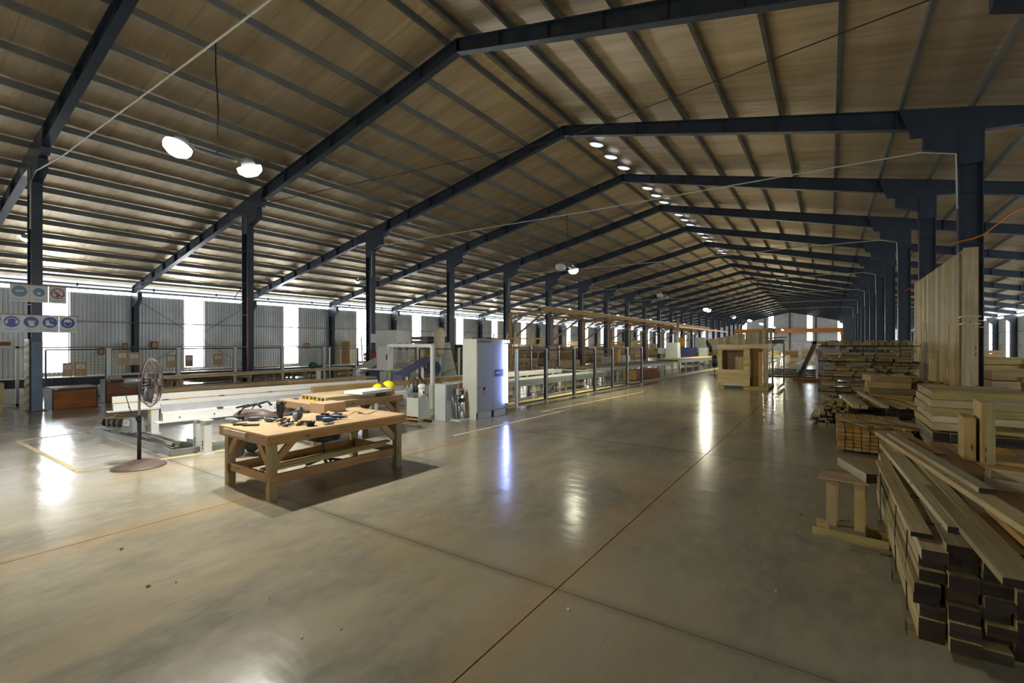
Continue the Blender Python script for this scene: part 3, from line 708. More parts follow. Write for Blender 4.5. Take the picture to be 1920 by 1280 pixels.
# ------------------------------------------------------------------ white machine rails and bits on the floor at left
def rail(label, p0, ang, L, z0, bm_=WHITE, sm_=OCHRE):
    t = thing('machine_rail', label, 'machine rail', (p0[0], p0[1], z0), -ang)
    m = MB(); m.box((.07, L / 2, .07), (.005, L, .14)); m.box((-.07, L / 2, .07), (.005, L, .14)); m.box((0, L / 2, .14), (.145, L, .005)); m.box((0, L / 2, .0), (.145, L, .005))
    m.build('box_section', WHITE, t)
    MB().box((-.06, L / 2, .21), (.012, L, .15)).build('back_plate', bm_, t)
    MB().box((.0, L / 2, .147), (.09, L, .008)).build('slide_strip', sm_, t)
    MB().box((.03, L / 2 - .1, -.012), (.24, L, .012)).build('bottom_flange', WHITE, t)
    for i in range(int(L / .55)):
        y = .25 + i * .55
        MB().cyl((.075, y, .05), .012, .01, 8, axis='x').build('bolt', BLACK, t)
        if i % 2: MB().box((.05, y + .1, .158), (.07, .10, .012)).build('clip', DGREY, t)
    return t
rail('long white steel machine rail farther from the workbench', (-12.3, 3.42), .13, 6.3, .56)
rail('white steel machine rail nearer the workbench, end open', (-9.82, 3.42), .13, 5.2, .575, plain('grey_rail_plate', (.36, .37, .38), .4), WHITE)
def post(label, x, y, h, w_, d, mat, name='machine_post', bolts=True, plate=True):
    t = thing(name, label, 'machine post', (x, y, 0))
    MB().box((0, 0, h / 2 + .01), (w_, d, h - .02)).build('post_body', mat, t, bevel=.004)
    if plate: MB().box((0, 0, .008), (w_ + .08, d + .06, .016)).build('foot_plate', mat, t); MB().box((0, 0, h - .006), (w_ + .04, d + .04, .012)).build('head_plate', mat, t)
    if bolts:
        for z in (.1, .16, .22): MB().box((w_ * .1, -d / 2 - .004, z), (.02, .008, .03)).build('slot', BLACK, t)
    return t
post('white square post with foot plate before the nearer rail', -9.19, 3.87, .60, .18, .12, WHITE)
post('grey square post just behind the white footed post', -9.62, 3.92, .56, .13, .12, LGREY)
post('white post with a yellow number tag behind the fan', -12.16, 4.08, .55, .20, .14, WHITE)
tag(MB().box((0, 0, 0), (.11, .006, .11)).build('number_tag', YEL, loc=(-12.10, 4.0, .49)), 'yellow square tag with a black 3 on the white post', 'tag')
def text(s, size, mat, loc, rot, parent=None, ext=.0015, name='lettering'):
    c = bpy.data.curves.new(name, 'FONT'); c.body = s; c.size = size; c.extrude = ext; c.align_x = 'CENTER'; c.align_y = 'CENTER'
    c.materials.append(mat); tmp = bpy.data.objects.new(name, c); COL.objects.link(tmp)
    dg = bpy.context.evaluated_depsgraph_get(); me = bpy.data.meshes.new_from_object(tmp.evaluated_get(dg)); bpy.data.objects.remove(tmp)
    o = bpy.data.objects.new(name, me); COL.objects.link(o); o.location = loc; o.rotation_euler = rot
    if parent: o.parent = parent
    return o
text('3', .1, BLACK, (0, -.005, 0), (PI / 2, 0, 0), bpy.data.objects['number_tag'])
t = thing('floor_frame', 'grey steel channel frame lying on the floor around the white posts', 'steel frame', (-11.5, 3.42, 0))
MB().box((0, 0, .05), (4.05, .012, .1)).box((0, .03, .096), (4.05, .06, .008)).box((0, .03, .004), (4.05, .06, .008)).build('front_channel', GALV, t)
MB().beam((2.03, 0, .05), (2.25, 2.6, .05), .09, .09).build('side_channel', GALV, t)
MB().tube([(-1.5, .35, .05), (1.35, .3, .05)], .035, 8).build('roller', STEEL, t); MB().tube([(-1.5, .52, .05), (1.3, .46, .05)], .025, 8).build('roller', STEEL, t)
MB().box((1.5, .5, .045), (.9, .05, .09), rz=.15).build('cross_channel', MGREY, t); MB().box((1.5, .72, .045), (.9, .05, .09), rz=.15).build('cross_channel', MGREY, t)
MB().beam((-2.0, 0, .05), (-1.7, 3.0, .05), .07, .08).build('side_channel', MGREY, t)
t = thing('drive_motor', 'drive motor with black body and yellow cables on the floor frame', 'motor', (-12.75, 3.62, .12), .28)
MB().cyl((0, 0, .12), .075, .62, 16, axis='x').build('motor_body', DGREY, t); MB().cyl((-.33, 0, .12), .095, .05, 18, axis='x').build('end_cap', BLACK, t)
MB().box((.5, 0, .11), (.34, .26, .3), taper=.85).build('gear_housing', MGREY, t); MB().box((.5, -.135, .16), (.16, .006, .12)).build('label_plate', WHITE, t)
text('T1', .08, BLACK, (.5, -.14, .16), (PI / 2, 0, 0), t)
for k in range(4): MB().tube([(-.3, -.05 + .03 * k, .2), (-.05, -.04 + .03 * k, .23 + .02 * k), (.2, -.03 + .02 * k, .24), (.34, 0, .2)], .012, 6).build('cable', [YPAINT, ORANGE, BLACK, YPAINT][k], t)
for k in range(3): MB().box((-.2 + .16 * k, 0, .12), (.03, .17, .17)).build('cable_clip', MGREY, t)
MB().box((0, 0, .02), (.5, .14, .04)).build('mounting_foot', STEEL, t)
# wheeled vacuum behind the bench
t = thing('wheeled_vacuum', 'dusty grey-brown wheeled vacuum with a black bent handle behind the near workbench', 'vacuum cleaner', (-8.35, 4.3, 0), .55); t.scale = (1.12, 1.12, 1.12)
MB().lathe([(.001, -.33), (.10, -.32), (.16, -.22), (.17, .1), (.13, .25), (.06, .3)], 20, (0, 0, .55), m=Matrix.Rotation(PI / 2, 3, 'Y')).build('drum', BROWN, t)
MB().box((0, 0, .3), (.5, .34, .08)).build('chassis', DGREY, t)
for sy in (-1, 1):
    MB().cyl((-.18, sy * .2, .13), .13, .04, 20, axis='y').build('wheel', BLACK, t)
    MB().cyl((.2, sy * .16, .06), .06, .03, 14, axis='y').build('caster', BLACK, t); MB().cyl((.2, sy * .16, .17), .015, .2, 8).build('caster_stem', STEEL, t)
    MB().tube([(-.2, sy * .15, .34), (-.16, sy * .15, .66), (-.1, sy * .14, .76), (.12, sy * .14, .82), (.18, sy * .14, .76)], .018, 8).build('handle_tube', BLACK, t)
MB().tube([(.28, 0, .55), (.5, .05, .62), (.62, .05, .66), (.72, .05, .72)], .04, 10).build('hose', DGREY, t)
MB().tube([(-.2, -.15, .76), (-.2, .15, .76)], .016, 8).build('handle_grip', BLACK, t)
# office chair
t = thing('office_stool', 'black office chair seat on casters tucked under the near workbench', 'chair', (-6.66, 4.5, 0), .6)
MB().prism([(.24 * math.cos(a) * (1 + .12 * math.cos(2 * a)), .23 * math.sin(a)) for a in [2 * PI * i / 24 for i in range(24)]], .07, 'xy', (0, 0, .47)).build('seat', BLACK, t, bevel=.02)
MB().cyl((0, 0, .29), .025, .32, 12).build('gas_column', DGREY, t); MB().box((0, 0, .42), (.2, .2, .03)).build('seat_plate', BLACK, t)
for k in range(5):
    a = k * 2 * PI / 5 + .3; e = (.29 * math.cos(a), .29 * math.sin(a))
    MB().beam((0, 0, .13), (e[0], e[1], .085), .04, .03).build('base_arm', BLACK, t); MB().cyl((e[0], e[1], .032), .032, .03, 12, axis=(-math.sin(a), math.cos(a), 0)).build('caster', DGREY, t)
MB().tube([(-.18, .1, .44), (-.28, .15, .5), (-.3, .16, .58)], .012, 6).build('lever', BLACK, t)

# ------------------------------------------------------------------ hydraulic unit, pneumatic stand, control cabinet
hx, hy = P(784, 792)
t = thing('hydraulic_unit', 'pale grey hydraulic power pack with a cream motor and black hoses on top', 'machine', (hx, hy, 0), 0)
MB().box((-.20, .19, .36), (.42, .38, .46)).build('tank', CREAM, t, bevel=.006); MB().box((.012, .19, .30), (.006, .40, .60)).build('side_panel', LGREY, t)
MB().box((-.20, .19, .07), (.5, .46, .02)).build('drip_tray', OCHRE, t)
for sx in (-.38, -.04):
    for y in (.03, .35): MB().box((sx, y, .1), (.05, .05, .09)).build('foot', DGREY, t)
MB().box((-.20, .19, .03), (.9, .06, .06)).build('skid', BLACK, t)
MB().cyl((-.10, .22, .72), .085, .24, 18).build('motor_body', CREAM, t); MB().lathe([(.095, 0), (.098, .05), (.07, .09), (.001, .095)], 18, (-.10, .22, .84)).build('motor_cap', WHITE, t)
MB().box((-.02, .19, .72), (.05, .1, .1)).build('terminal_box', WHITE, t); MB().box((.007, .19, .73), (.006, .05, .05)).build('name_plate', BLACK, t)
MB().cyl((-.33, .10, .82), .04, .22, 14).build('filter', MGREY, t); MB().cyl((-.33, .24, .78), .035, .14, 14).build('accumulator', STEEL, t); MB().box((-.28, .08, .66), (.2, .1, .12)).build('valve_block', STEEL, t)
MB().cyl((-.25, .12, .87), .04, .02, 16, axis='y').build('pressure_gauge', BLUE, t)
for k, (a, b, zz) in enumerate(((-.38, -.2, 1.1), (-.32, -.12, 1.18), (-.26, -.1, 1.12))):
    MB().tube([(a, .12 + .06 * k, .7), (a - .02, .12 + .06 * k, .95), ((a + b) / 2 - .02, .16 + .05 * k, zz), (b, .2 + .05 * k, .98), (b + .02, .22 + .05 * k, .62)], .024 if k == 2 else .017, 8).build('hose', BLACK, t)
# grey control boxes behind it
t = thing('valve_cabinet', 'upright light grey steel cabinet behind the hydraulic power pack', 'cabinet', (-8.15, 9.05, 0))
MB().box((0, 0, .46), (.36, .5, .92)).build('body', LGREY, t, bevel=.006); MB().box((.185, 0, .7), (.01, .42, .4)).build('door', MGREY, t)
t = thing('junction_box', 'wide grey junction box mounted beside the white pipe leg', 'box', (-8.3, 9.98, .0))
MB().box((0, 0, .72), (.22, .85, .36)).build('body', LGREY, t, bevel=.006); MB().box((.115, 0, .72), (.008, .8, .32)).build('lid', LGREY, t)
for y in (-.3, .3): MB().box((-.05, y, .28), (.05, .05, .56)).build('leg', MGREY, t)
t = thing('cable_reel', 'round black coil of hose hanging under the grey junction box', 'hose reel', (-8.05, 9.9, .35), 0)
for r in (.10, .14, .18, .22): MB().tube([(.02 * math.sin(r * 60 + a), math.cos(a) * r, math.sin(a) * r) for a in [2 * PI * k / 24 for k in range(25)]], .014, 6, cap=False).build('hose_loop', BLACK if r < .2 else STEEL, t)
MB().cyl((0, 0, 0), .06, .1, 14, axis='x').build('hub', STEEL, t); MB().box((-.05, 0, -.17), (.06, .3, .36)).build('stand', DGREY, t)
px, py = P(862, 787)
t = thing('pneumatic_stand', 'pneumatic service stand with valves, grey tubes and a red air hose', 'machine', (px, py, 0))
MB().box((0, 0, .012), (.3, .36, .024)).build('base_plate', CREAM, t)
MB().tube([(-.05, 0, .02), (-.05, 0, .8)], .022, 8).build('upright', STEEL, t)
MB().box((.0, .02, .72), (.1, .22, .16)).build('controller', MGREY, t, bevel=.005); MB().box((.055, .02, .70), (.01, .18, .08)).build('control_face', BLACK, t); MB().box((.064, -.04, .69), (.008, .03, .05)).build('yellow_switch', YEL, t)
MB().box((.03, .03, .5), (.12, .12, .1)).build('regulator', BLACK, t)
for k, y in enumerate((-.05, .05)): MB().lathe([(.001, 0), (.04, 0), (.045, .04), (.045, .14), (.03, .17), (.02, .18)], 14, (.03, y, .18 + .04 * k)).build('filter_bowl', STEEL, t)
MB().tube([(-.08, -.1, .03), (-.1, -.12, .4), (-.14, -.14, .62)], .02, 8).build('tube', STEEL, t); MB().tube([(-.02, -.08, .03), (-.05, -.1, .45)], .02, 8).build('tube', MGREY, t)
MB().tube([(-.14, -.12, .72), (-.06, -.04, .86), (0, .02, .93), (.02, .06, .86), (.05, .16, .5), (.1, .22, .1), (.14, .26, .02)], .012, 6).build('air_hose', RED, t)
tag(MB().tube([(hx + .1, hy + .9, .02), (hx + .2, hy + 1.0, .03), (px - .3, py - .1, .02), (px - .1, py - .05, .02)], .018, 6).build('red_hose', RED), 'red hose lying on the floor between power pack and pneumatic stand', 'hose')
# cabinet
cx0, cy0 = -7.46, 9.41
t = thing('control_cabinet', 'tall pale two-door control cabinet with a glowing blue light strip', 'cabinet', (cx0, cy0, 0), -.10)
Hc, Wc, Dc = 2.07, 1.22, .50
MB().box((-Dc / 2, Wc / 2, Hc / 2 + .09), (Dc, Wc, Hc - .18)).build('body', CREAM, t, bevel=.005)
MB().box((-Dc / 2, Wc / 2, .09), (Dc - .02, Wc - .02, .18)).build('plinth_core', BLACK, t)
for y0_, y1_ in ((.05, .56), (.66, 1.15)): MB().box((.002, (y0_ + y1_) / 2, .09), (.012, y1_ - y0_, .17)).build('plinth_cover', LGREY, t)
MB().box((-Dc / 2, -.004, .09), (Dc, .012, .18)).build('plinth_cover', CREAM, t)
DOORC = plain('bluish_grey_cabinet_door', (.40, .43, .46), .35, 0, .03, 2)
for y0_, y1_, in ((.012, .605), (.615, 1.21)): MB().box((.008, (y0_ + y1_) / 2, Hc / 2 + .09), (.018, y1_ - y0_, Hc - .2)).build('door', DOORC, t, bevel=.003)
text('E WEINMANN', .085, BLACK, (.0195, .27, Hc - .075), (PI / 2, 0, PI / 2), t)
MB().prism([(-.035, 0), (.035, 0), (0, .065)], .004, 'yz', (.019, .27, 1.33)).build('warning_triangle', YPAINT, t); MB().box((.019, .27, 1.29), (.003, .1, .01)).build('caption_strip', MGREY, t)
MB().box((.03, .28, .78), (.03, .1, .07)).build('isolator', BLACK, t); MB().cyl((.055, .31, .775), .018, .03, 12, axis='x').build('isolator_knob', WHITE, t); MB().box((.022, .25, .66), (.01, .09, .09)).build('lock_plate', MGREY, t)
MB().cyl((.03, .03, .8), .015, .03, 10, axis='x').build('door_latch', BLACK, t)
MB().box((.02, .62, 1.14), (.01, .07, .15)).build('hinge_plate', MGREY, t)
MB().box((.02, .86, 1.16), (.008, .36, .19)).build('name_plate', DBLUE, t)
MB().box((.026, .80, 1.17), (.003, .14, .03)).build('plate_print', WHITE, t)
MB().box((.06, 1.13, 1.13), (.06, .06, 1.66)).build('light_housing', BLACK, t); MB().box((.095, 1.105, 1.13), (.012, .03, 1.6)).box((.06, 1.095, 1.13), (.06, .01, 1.6)).build('light_strip', LED, t)
MB().box((.07, 1.13, 2.0), (.1, .09, .11)).build('lamp_box', BLACK, t); MB().box((.123, 1.13, 2.0), (.006, .06, .07)).box((.07, 1.082, 2.0), (.06, .006, .07)).build('lamp_lens', glow('white_signal_lamp', (.95, 1, .95), 8), t)
for y in (.05, .6, 1.15): MB().tube([(-.25, y, Hc), (-.25, y, Hc + .05), (-.25, y + .02, Hc + .06)], .012, 6).build('lifting_eye', STEEL, t)

# ------------------------------------------------------------------ the saw machine area
def at(u, Y, v=None):
    X = onY(u, Y); return (X, Y, hz(X, Y, v) if v is not None else 0)
# white bent pipe
a = at(811, 10.2, 712); b = at(811, 10.2, 648); c = at(730, 10.6, 650); d = at(729, 10.6, 662)
t = thing('bent_pipe', 'white gantry pipe bent over like a door frame above the machine bed', 'pipe', (a[0], a[1], 0))
o0 = Vector((a[0], a[1], 0))
V = lambda p: tuple(Vector(p) - o0)
MB().box(V((a[0], a[1], b[2] / 2 + .36)), (.11, .11, b[2] - .72)).build('leg', WHITE, t, bevel=.02); MB().beam(V(b), V((c[0], c[1], b[2])), .11, .11).build('cross_tube', WHITE, t, bevel=.02)
MB().lathe([(.07, 0), (.08, -.12), (.05, -.28), (.02, -.36)], 14, V((c[0], c[1], b[2] + .04))).build('nozzle', CREAM, t)
MB().box(V((a[0], a[1], .37)), (.16, .16, .72)).build('pedestal', CREAM, t)
# sloping blue-topped feed table
x0, y0 = onY(778, 10.4), 10.4
t = thing('sloping_feed_table', 'feed table with a sloping slate blue top beside the white pipe', 'machine', (x0, y0, 0), 1.15)
MB().prism([(-.55, .98), (.45, 1.5), (.45, 1.46), (-.55, .94)], .9, 'xz').build('sloping_top', DBLUE, t)
MB().box((-.52, 0, .86), (.06, .9, .18)).build('front_apron', DBLUE, t)
for sx, h in ((-.4, .95), (.1, 1.2), (.4, 1.4)):
    for sy in (-1, 1): MB().box((sx, sy * .38, h / 2), (.06, .06, h)).build('leg', WHITE, t)
MB().cyl((.62, 0, 1.16), .24, .05, 24, axis='y').build('blue_hand_wheel', plain('blue_disc', (.03, .08, .22), .4), t)
MB().box((.1, 0, .5), (1.2, .5, .12)).build('frame_rail', LGREY, t)
# large white enclosure
bx, by = P(743, 712)
t = thing('machine_enclosure', 'big white box-shaped saw enclosure rising above the fence', 'machine', (bx, by, 0), .3)
MB().box((-.75, .75, 1.75), (1.5, 1.5, 1.8)).build('hood', WHITE, t, bevel=.01); MB().box((-.1, .6, .45), (.5, 1.1, .9)).build('base_cabinet', LGREY, t); MB().box((-1.1, .6, .45), (.5, 1.1, .9)).build('base_cabinet', WHITE, t)
MB().box((-.75, -.012, 1.3), (1.5, .02, .012)).build('seam', MGREY, t)
for y in (.35, 1.1): MB().box((.01, y, 1.55), (.02, .34, .9)).build('door', LGREY, t); MB().box((.03, y, 1.7), (.02, .1, .3)).build('vent', DGREY, t)
MB().box((-.35, -.02, 1.1), (.05, .02, .16)).build('handle', BLACK, t)
t = thing('inclined_conveyor', 'pale grey chip conveyor sloping up left of the white enclosure', 'machine', (*P(668, 722), 0), .3)
MB().prism([(-.1, 0), (.3, 0), (.34, .55), (1.5, 1.1), (1.5, 1.45), (0, .8)], .45, 'xz').build('side_casing', LGREY, t); MB().box((.18, -.24, .35), (.14, .02, .3)).build('inspection_cover', DGREY, t)
t = thing('operator_box', 'narrow white operator box with a dark slot in front of the enclosure', 'machine', (*P(722, 735), 0), .3)
MB().box((0, 0, 1.35), (.5, .4, .95)).build('housing', WHITE, t, bevel=.008); MB().box((.2, -.2, 1.4), (.05, .02, .2)).build('slot', BLACK, t); MB().box((0, 0, .45), (.3, .3, .9)).build('pedestal', LGREY, t)
MB().box((-.45, -.1, .92), (1.2, .5, .05)).build('work_shelf', WHITE, t); MB().box((-.4, 0, .6), (.5, .3, .5)).build('dark_motor', DBLUE, t); MB().box((.9, 0, .9), (1.0, .12, .1)).build('arm', LGREY, t); MB().box((1.35, 0, .45), (.14, .14, .9)).build('arm_post', LGREY, t)
t = thing('louvred_cover', 'tall pale grey louvred cover leaning behind the machine bed', 'machine cover', (*P(842, 716), 0), .35)
for k in range(9):
    z0_ = .2 + .2 * k; x_ = -.08 * k * .5
    MB().box((x_, 0, z0_ + .1), (.85 - .03 * k, .06, .19)).build('slat', LGREY, t)
MB().beam((-.5, -.03, .1), (-.82, -.03, 2.0), .06, .05).build('side_rail', WHITE, t); MB().beam((.42, 0, .1), (-.02, 0, 2.0), .06, .05).build('side_rail', CREAM, t)
for sx in (-.3, .25): MB().box((sx, .1, .12), (.08, .3, .24)).build('foot', MGREY, t)
sx_, sy_ = at(824, 17.2)[:2]
t = thing('dust_bag', 'cream filter bag hanging high behind the machine', 'dust bag', (sx_, sy_, 0))
MB().lathe([(.001, 2.75), (.18, 2.7), (.27, 2.5), (.26, 1.9), (.24, 1.5), (.12, 1.3), (.001, 1.28)], 16).build('bag', plain('cream_canvas', (.62, .56, .42), .9), t); MB().cyl((0, 0, .65), .1, 1.3, 12).build('stand_pipe', LGREY, t)
t = thing('grey_extraction_hose', 'brown flexible duct arching behind the white pipe', 'duct', (*at(795, 16.0)[:2], 0))
MB().tube([(-.6, 0, 1.95), (-.2, 0, 1.95), (.1, 0, 1.8), (.3, 0, 1.5), (.6, 0, 1.4)], .06, 10).build('duct', BENCHW, t); MB().cyl((-.6, 0, .95), .05, 1.95, 10).build('stand', MGREY, t)
# machine bed: long rails behind the rear bench and to the right behind the fence
def bed(name, label, p0, p1, z0, w_, h_, mat, leg=1.8, top=None, cat='machine bed', toph=.03):
    p0 = Vector((*p0, 0)); p1 = Vector((*p1, 0)); d = p1 - p0; L = d.length; ang = math.atan2(d.y, d.x)
    t = thing(name, label, cat, tuple(p0), ang)
    for sy in (-1, 1): MB().box((L / 2, sy * (w_ / 2 - .03), z0 + h_ / 2), (L, .06, h_)).build('side_rail', mat, t)
    n = max(2, int(L / leg)); 
    for i in range(n + 1):
        x = .1 + (L - .2) * i / n
        MB().box((x, 0, z0 + h_ * .4), (.06, w_ - .12, h_ * .5)).build('cross_member', mat, t)
        for sy in (-1, 1): MB().box((x, sy * (w_ / 2 - .06), z0 / 2), (.07, .07, z0)).build('leg', mat, t)
    if top: MB().box((L / 2, 0, z0 + h_ + toph / 2), (L, w_, toph)).build('deck', top, t)
    return t
bed('machine_bed', 'low grey machine bed running past the rear workbench to the pipe leg', (-10.6, 8.6), (-10.1, 11.2), .45, .5, .22, LGREY, 1.6)
bed('machine_bed', 'wide grey bed rails just inside the right-hand mesh fence', (-9.6, 11.9), (-8.9, 20.5), .42, .75, .2, MGREY, 1.7, LGREY)
bed('machine_bed', 'white-edged bed rail farther inside the mesh fence', (-11.2, 11.6), (-10.6, 19.5), .60, .5, .16, WHITE, 2.0)
t = thing('drag_chain', 'black cable drag chain looping up inside the mesh fence', 'cable chain', (-8.75, 15.3, 0), PI / 2)
MB().tube([(-.7, 0, .05), (0, 0, .12), (.45, 0, .38), (.62, 0, .42), (.72, 0, .34), (.66, 0, .2), (.5, 0, .12), (.3, 0, .05)], .035, 8).build('chain', DGREY, t)
tag(MB().box((-8.15, 16.6, .02), (.36, 10.2, .04), rz=-.055).build('timber_kerb', PINE), 'pale timber strip lying along the foot of the mesh fence', 'timber strip')
tag(MB().box((-8.62, 17.2, .03), (.12, 11, .06), rz=-.055).build('floor_rail', MGREY), 'dark rusty floor rail just inside the mesh fence', 'rail')
for k, (y, x) in enumerate(((13.9, -8.5), (17.9, -8.3))):
    tag(MB().cyl((0, 0, .1), .05, .2, 12).build('spray_can', WHITE, loc=(x, y, 0)), ['small white can on the floor behind the second fence post', 'small white peg post farther along behind the fence'][k], 'can')

# ------------------------------------------------------------------ mesh fences
MESHM = BLACK
def fence(label, pts, z1, postmat, first=True, zb=.12, mesh=True, pw=.08):
    t = thing('mesh_fence', label, 'fence', (*pts[0], 0))
    o0 = Vector((*pts[0], 0))
    for i, p in enumerate(pts):
        q = Vector((*p, 0)) - o0
        if i or first: MB().box((q.x, q.y, z1 / 2 + .02), (pw, pw, z1 + .04)).box((q.x, q.y, .01), (.14, .14, .02)).build('fence_post', postmat, t)
    for i in range(len(pts) - 1):
        a = Vector((*pts[i], 0)) - o0; b = Vector((*pts[i + 1], 0)) - o0; d = (b - a).normalized(); a = a + d * .07; b = b - d * .07
        m = MB()
        for z in (zb, z1): m.beam(a + Vector((0, 0, z)), b + Vector((0, 0, z)), .045, .045)
        for q in (a, b): m.beam(q + Vector((0, 0, zb)), q + Vector((0, 0, z1)), .045, .045)
        fr_ = m.build('panel_frame', BLACK, t)
        if mesh:
            w_ = MB(); L = (b - a).length; n = int(L / .10)
            for k in range(1, n):
                p = a + d * (L * k / n); w_.tube([p + Vector((0, 0, zb)), p + Vector((0, 0, z1))], .0032, 3, cap=False)
            k = zb + .1
            while k < z1: w_.tube([a + Vector((0, 0, k)), b + Vector((0, 0, k))], 0.0032, 3, cap=False); k += .10
            w_.build('wire_mesh', MESHM, fr_)
    return t
XF = -21.0
fa = [(XF, onX(80, XF))] + [(XF, onX(u, XF)) for u in (203, 334, 440, 529, 607)]
fence('black mesh guard fence with white posts along the left side, carrying labelled clipboards', fa, 1.74, WHITE, False, pw=.13)
yl = fa[-1][1]
fence('short mesh fence turning across behind the white machine', [(XF + .1, yl + .3), (-19.2, yl + .6), (-17.6, yl + .9), (-15.6, yl + 1.2), (-13.4, yl + 1.5), (-11.3, yl + 1.8)], 1.70, WHITE, True)
fd = [P(u, v) for u, v in ((966, 764), (1023, 754), (1072, 744), (1112, 737), (1146, 731), (1175, 726), (1202, 721))]
fd = [(-7.86 + .055 * (y - 11.86), y) for x, y in fd]
fence('dark mesh fence with slim aluminium posts right of the control cabinet', fd, 1.74, ALU, zb=.1)
fence('farther mesh fence behind the machine bed right of the cabinet', [(-13.6, 16.5), (-13.3, 18.6), (-13.0, 21.0), (-12.7, 23.5)], 1.76, ALU, zb=.1)
# clipboards
cbs = [(117, 136, 680, 706), (139, 163, 678, 705), (219, 239, 658, 684), (241, 262, 660, 684), (312, 330, 665, 688), (347, 362, 665, 687), (400, 417, 663, 684)]
cl_l = ['first clipboard on the mesh fence beside the blue column, set low', 'second low clipboard, wider, touching the first one', 'clipboard hung high right of the first fence post, left of a pair', 'clipboard hung high right of the first fence post, right of a pair', 'clipboard hung left of the second fence post above the fan', 'clipboard hung in front of the bright strip', 'clipboard hung left of the third fence post']
for (u0, u1, v0, v1), lb in zip(cbs, cl_l):
    X = XF + .05; ya, yb = onX(u0, X), onX(u1, X); yc = (ya + yb) / 2; za, zb_ = hz(X, yc, v1), hz(X, yc, v0)
    t = thing('clipboard', lb, 'clipboard', (X, yc, za))
    MB().box((0, 0, (zb_ - za) / 2), (.018, yb - ya, zb_ - za)).build('board', PLY, t)
    MB().box((.011, 0, (zb_ - za) * .68), (.003, (yb - ya) * .68, (zb_ - za) * .3)).build('paper_label', PAPER, t)
    MB().box((.0135, 0, (zb_ - za) * .72), (.001, (yb - ya) * .4, .012)).box((.0135, 0, (zb_ - za) * .62), (.001, (yb - ya) * .25, .014)).build('print', DGREY, t)
for (u0, u1, v0, v1), lb in zip([(184, 196, 651, 665), (229, 240, 643, 653), (283, 296, 640, 653), (571, 580, 643, 653)], ['small framed notice on the wall above the low clipboards', 'small dark notice on the wall column', 'small framed notice on the wall right of the wall column', 'small framed notice on the wall right of the second bright strip']):
    X = XL + .24 + (.3 if u0 == 229 else 0); ya, yb = onX(u0, X), onX(u1, X); yc = (ya + yb) / 2; za, zb_ = hz(X, yc, v1), hz(X, yc, v0)
    t = thing('wall_notice', lb, 'notice', (X, yc, za)); MB().box((0, 0, (zb_ - za) / 2), (.03, yb - ya, zb_ - za)).build('frame', CHIP if u0 != 289 else PLY, t); MB().box((.017, 0, (zb_ - za) / 2), (.004, (yb - ya) * .6, (zb_ - za) * .7)).build('sheet', PINE, t)
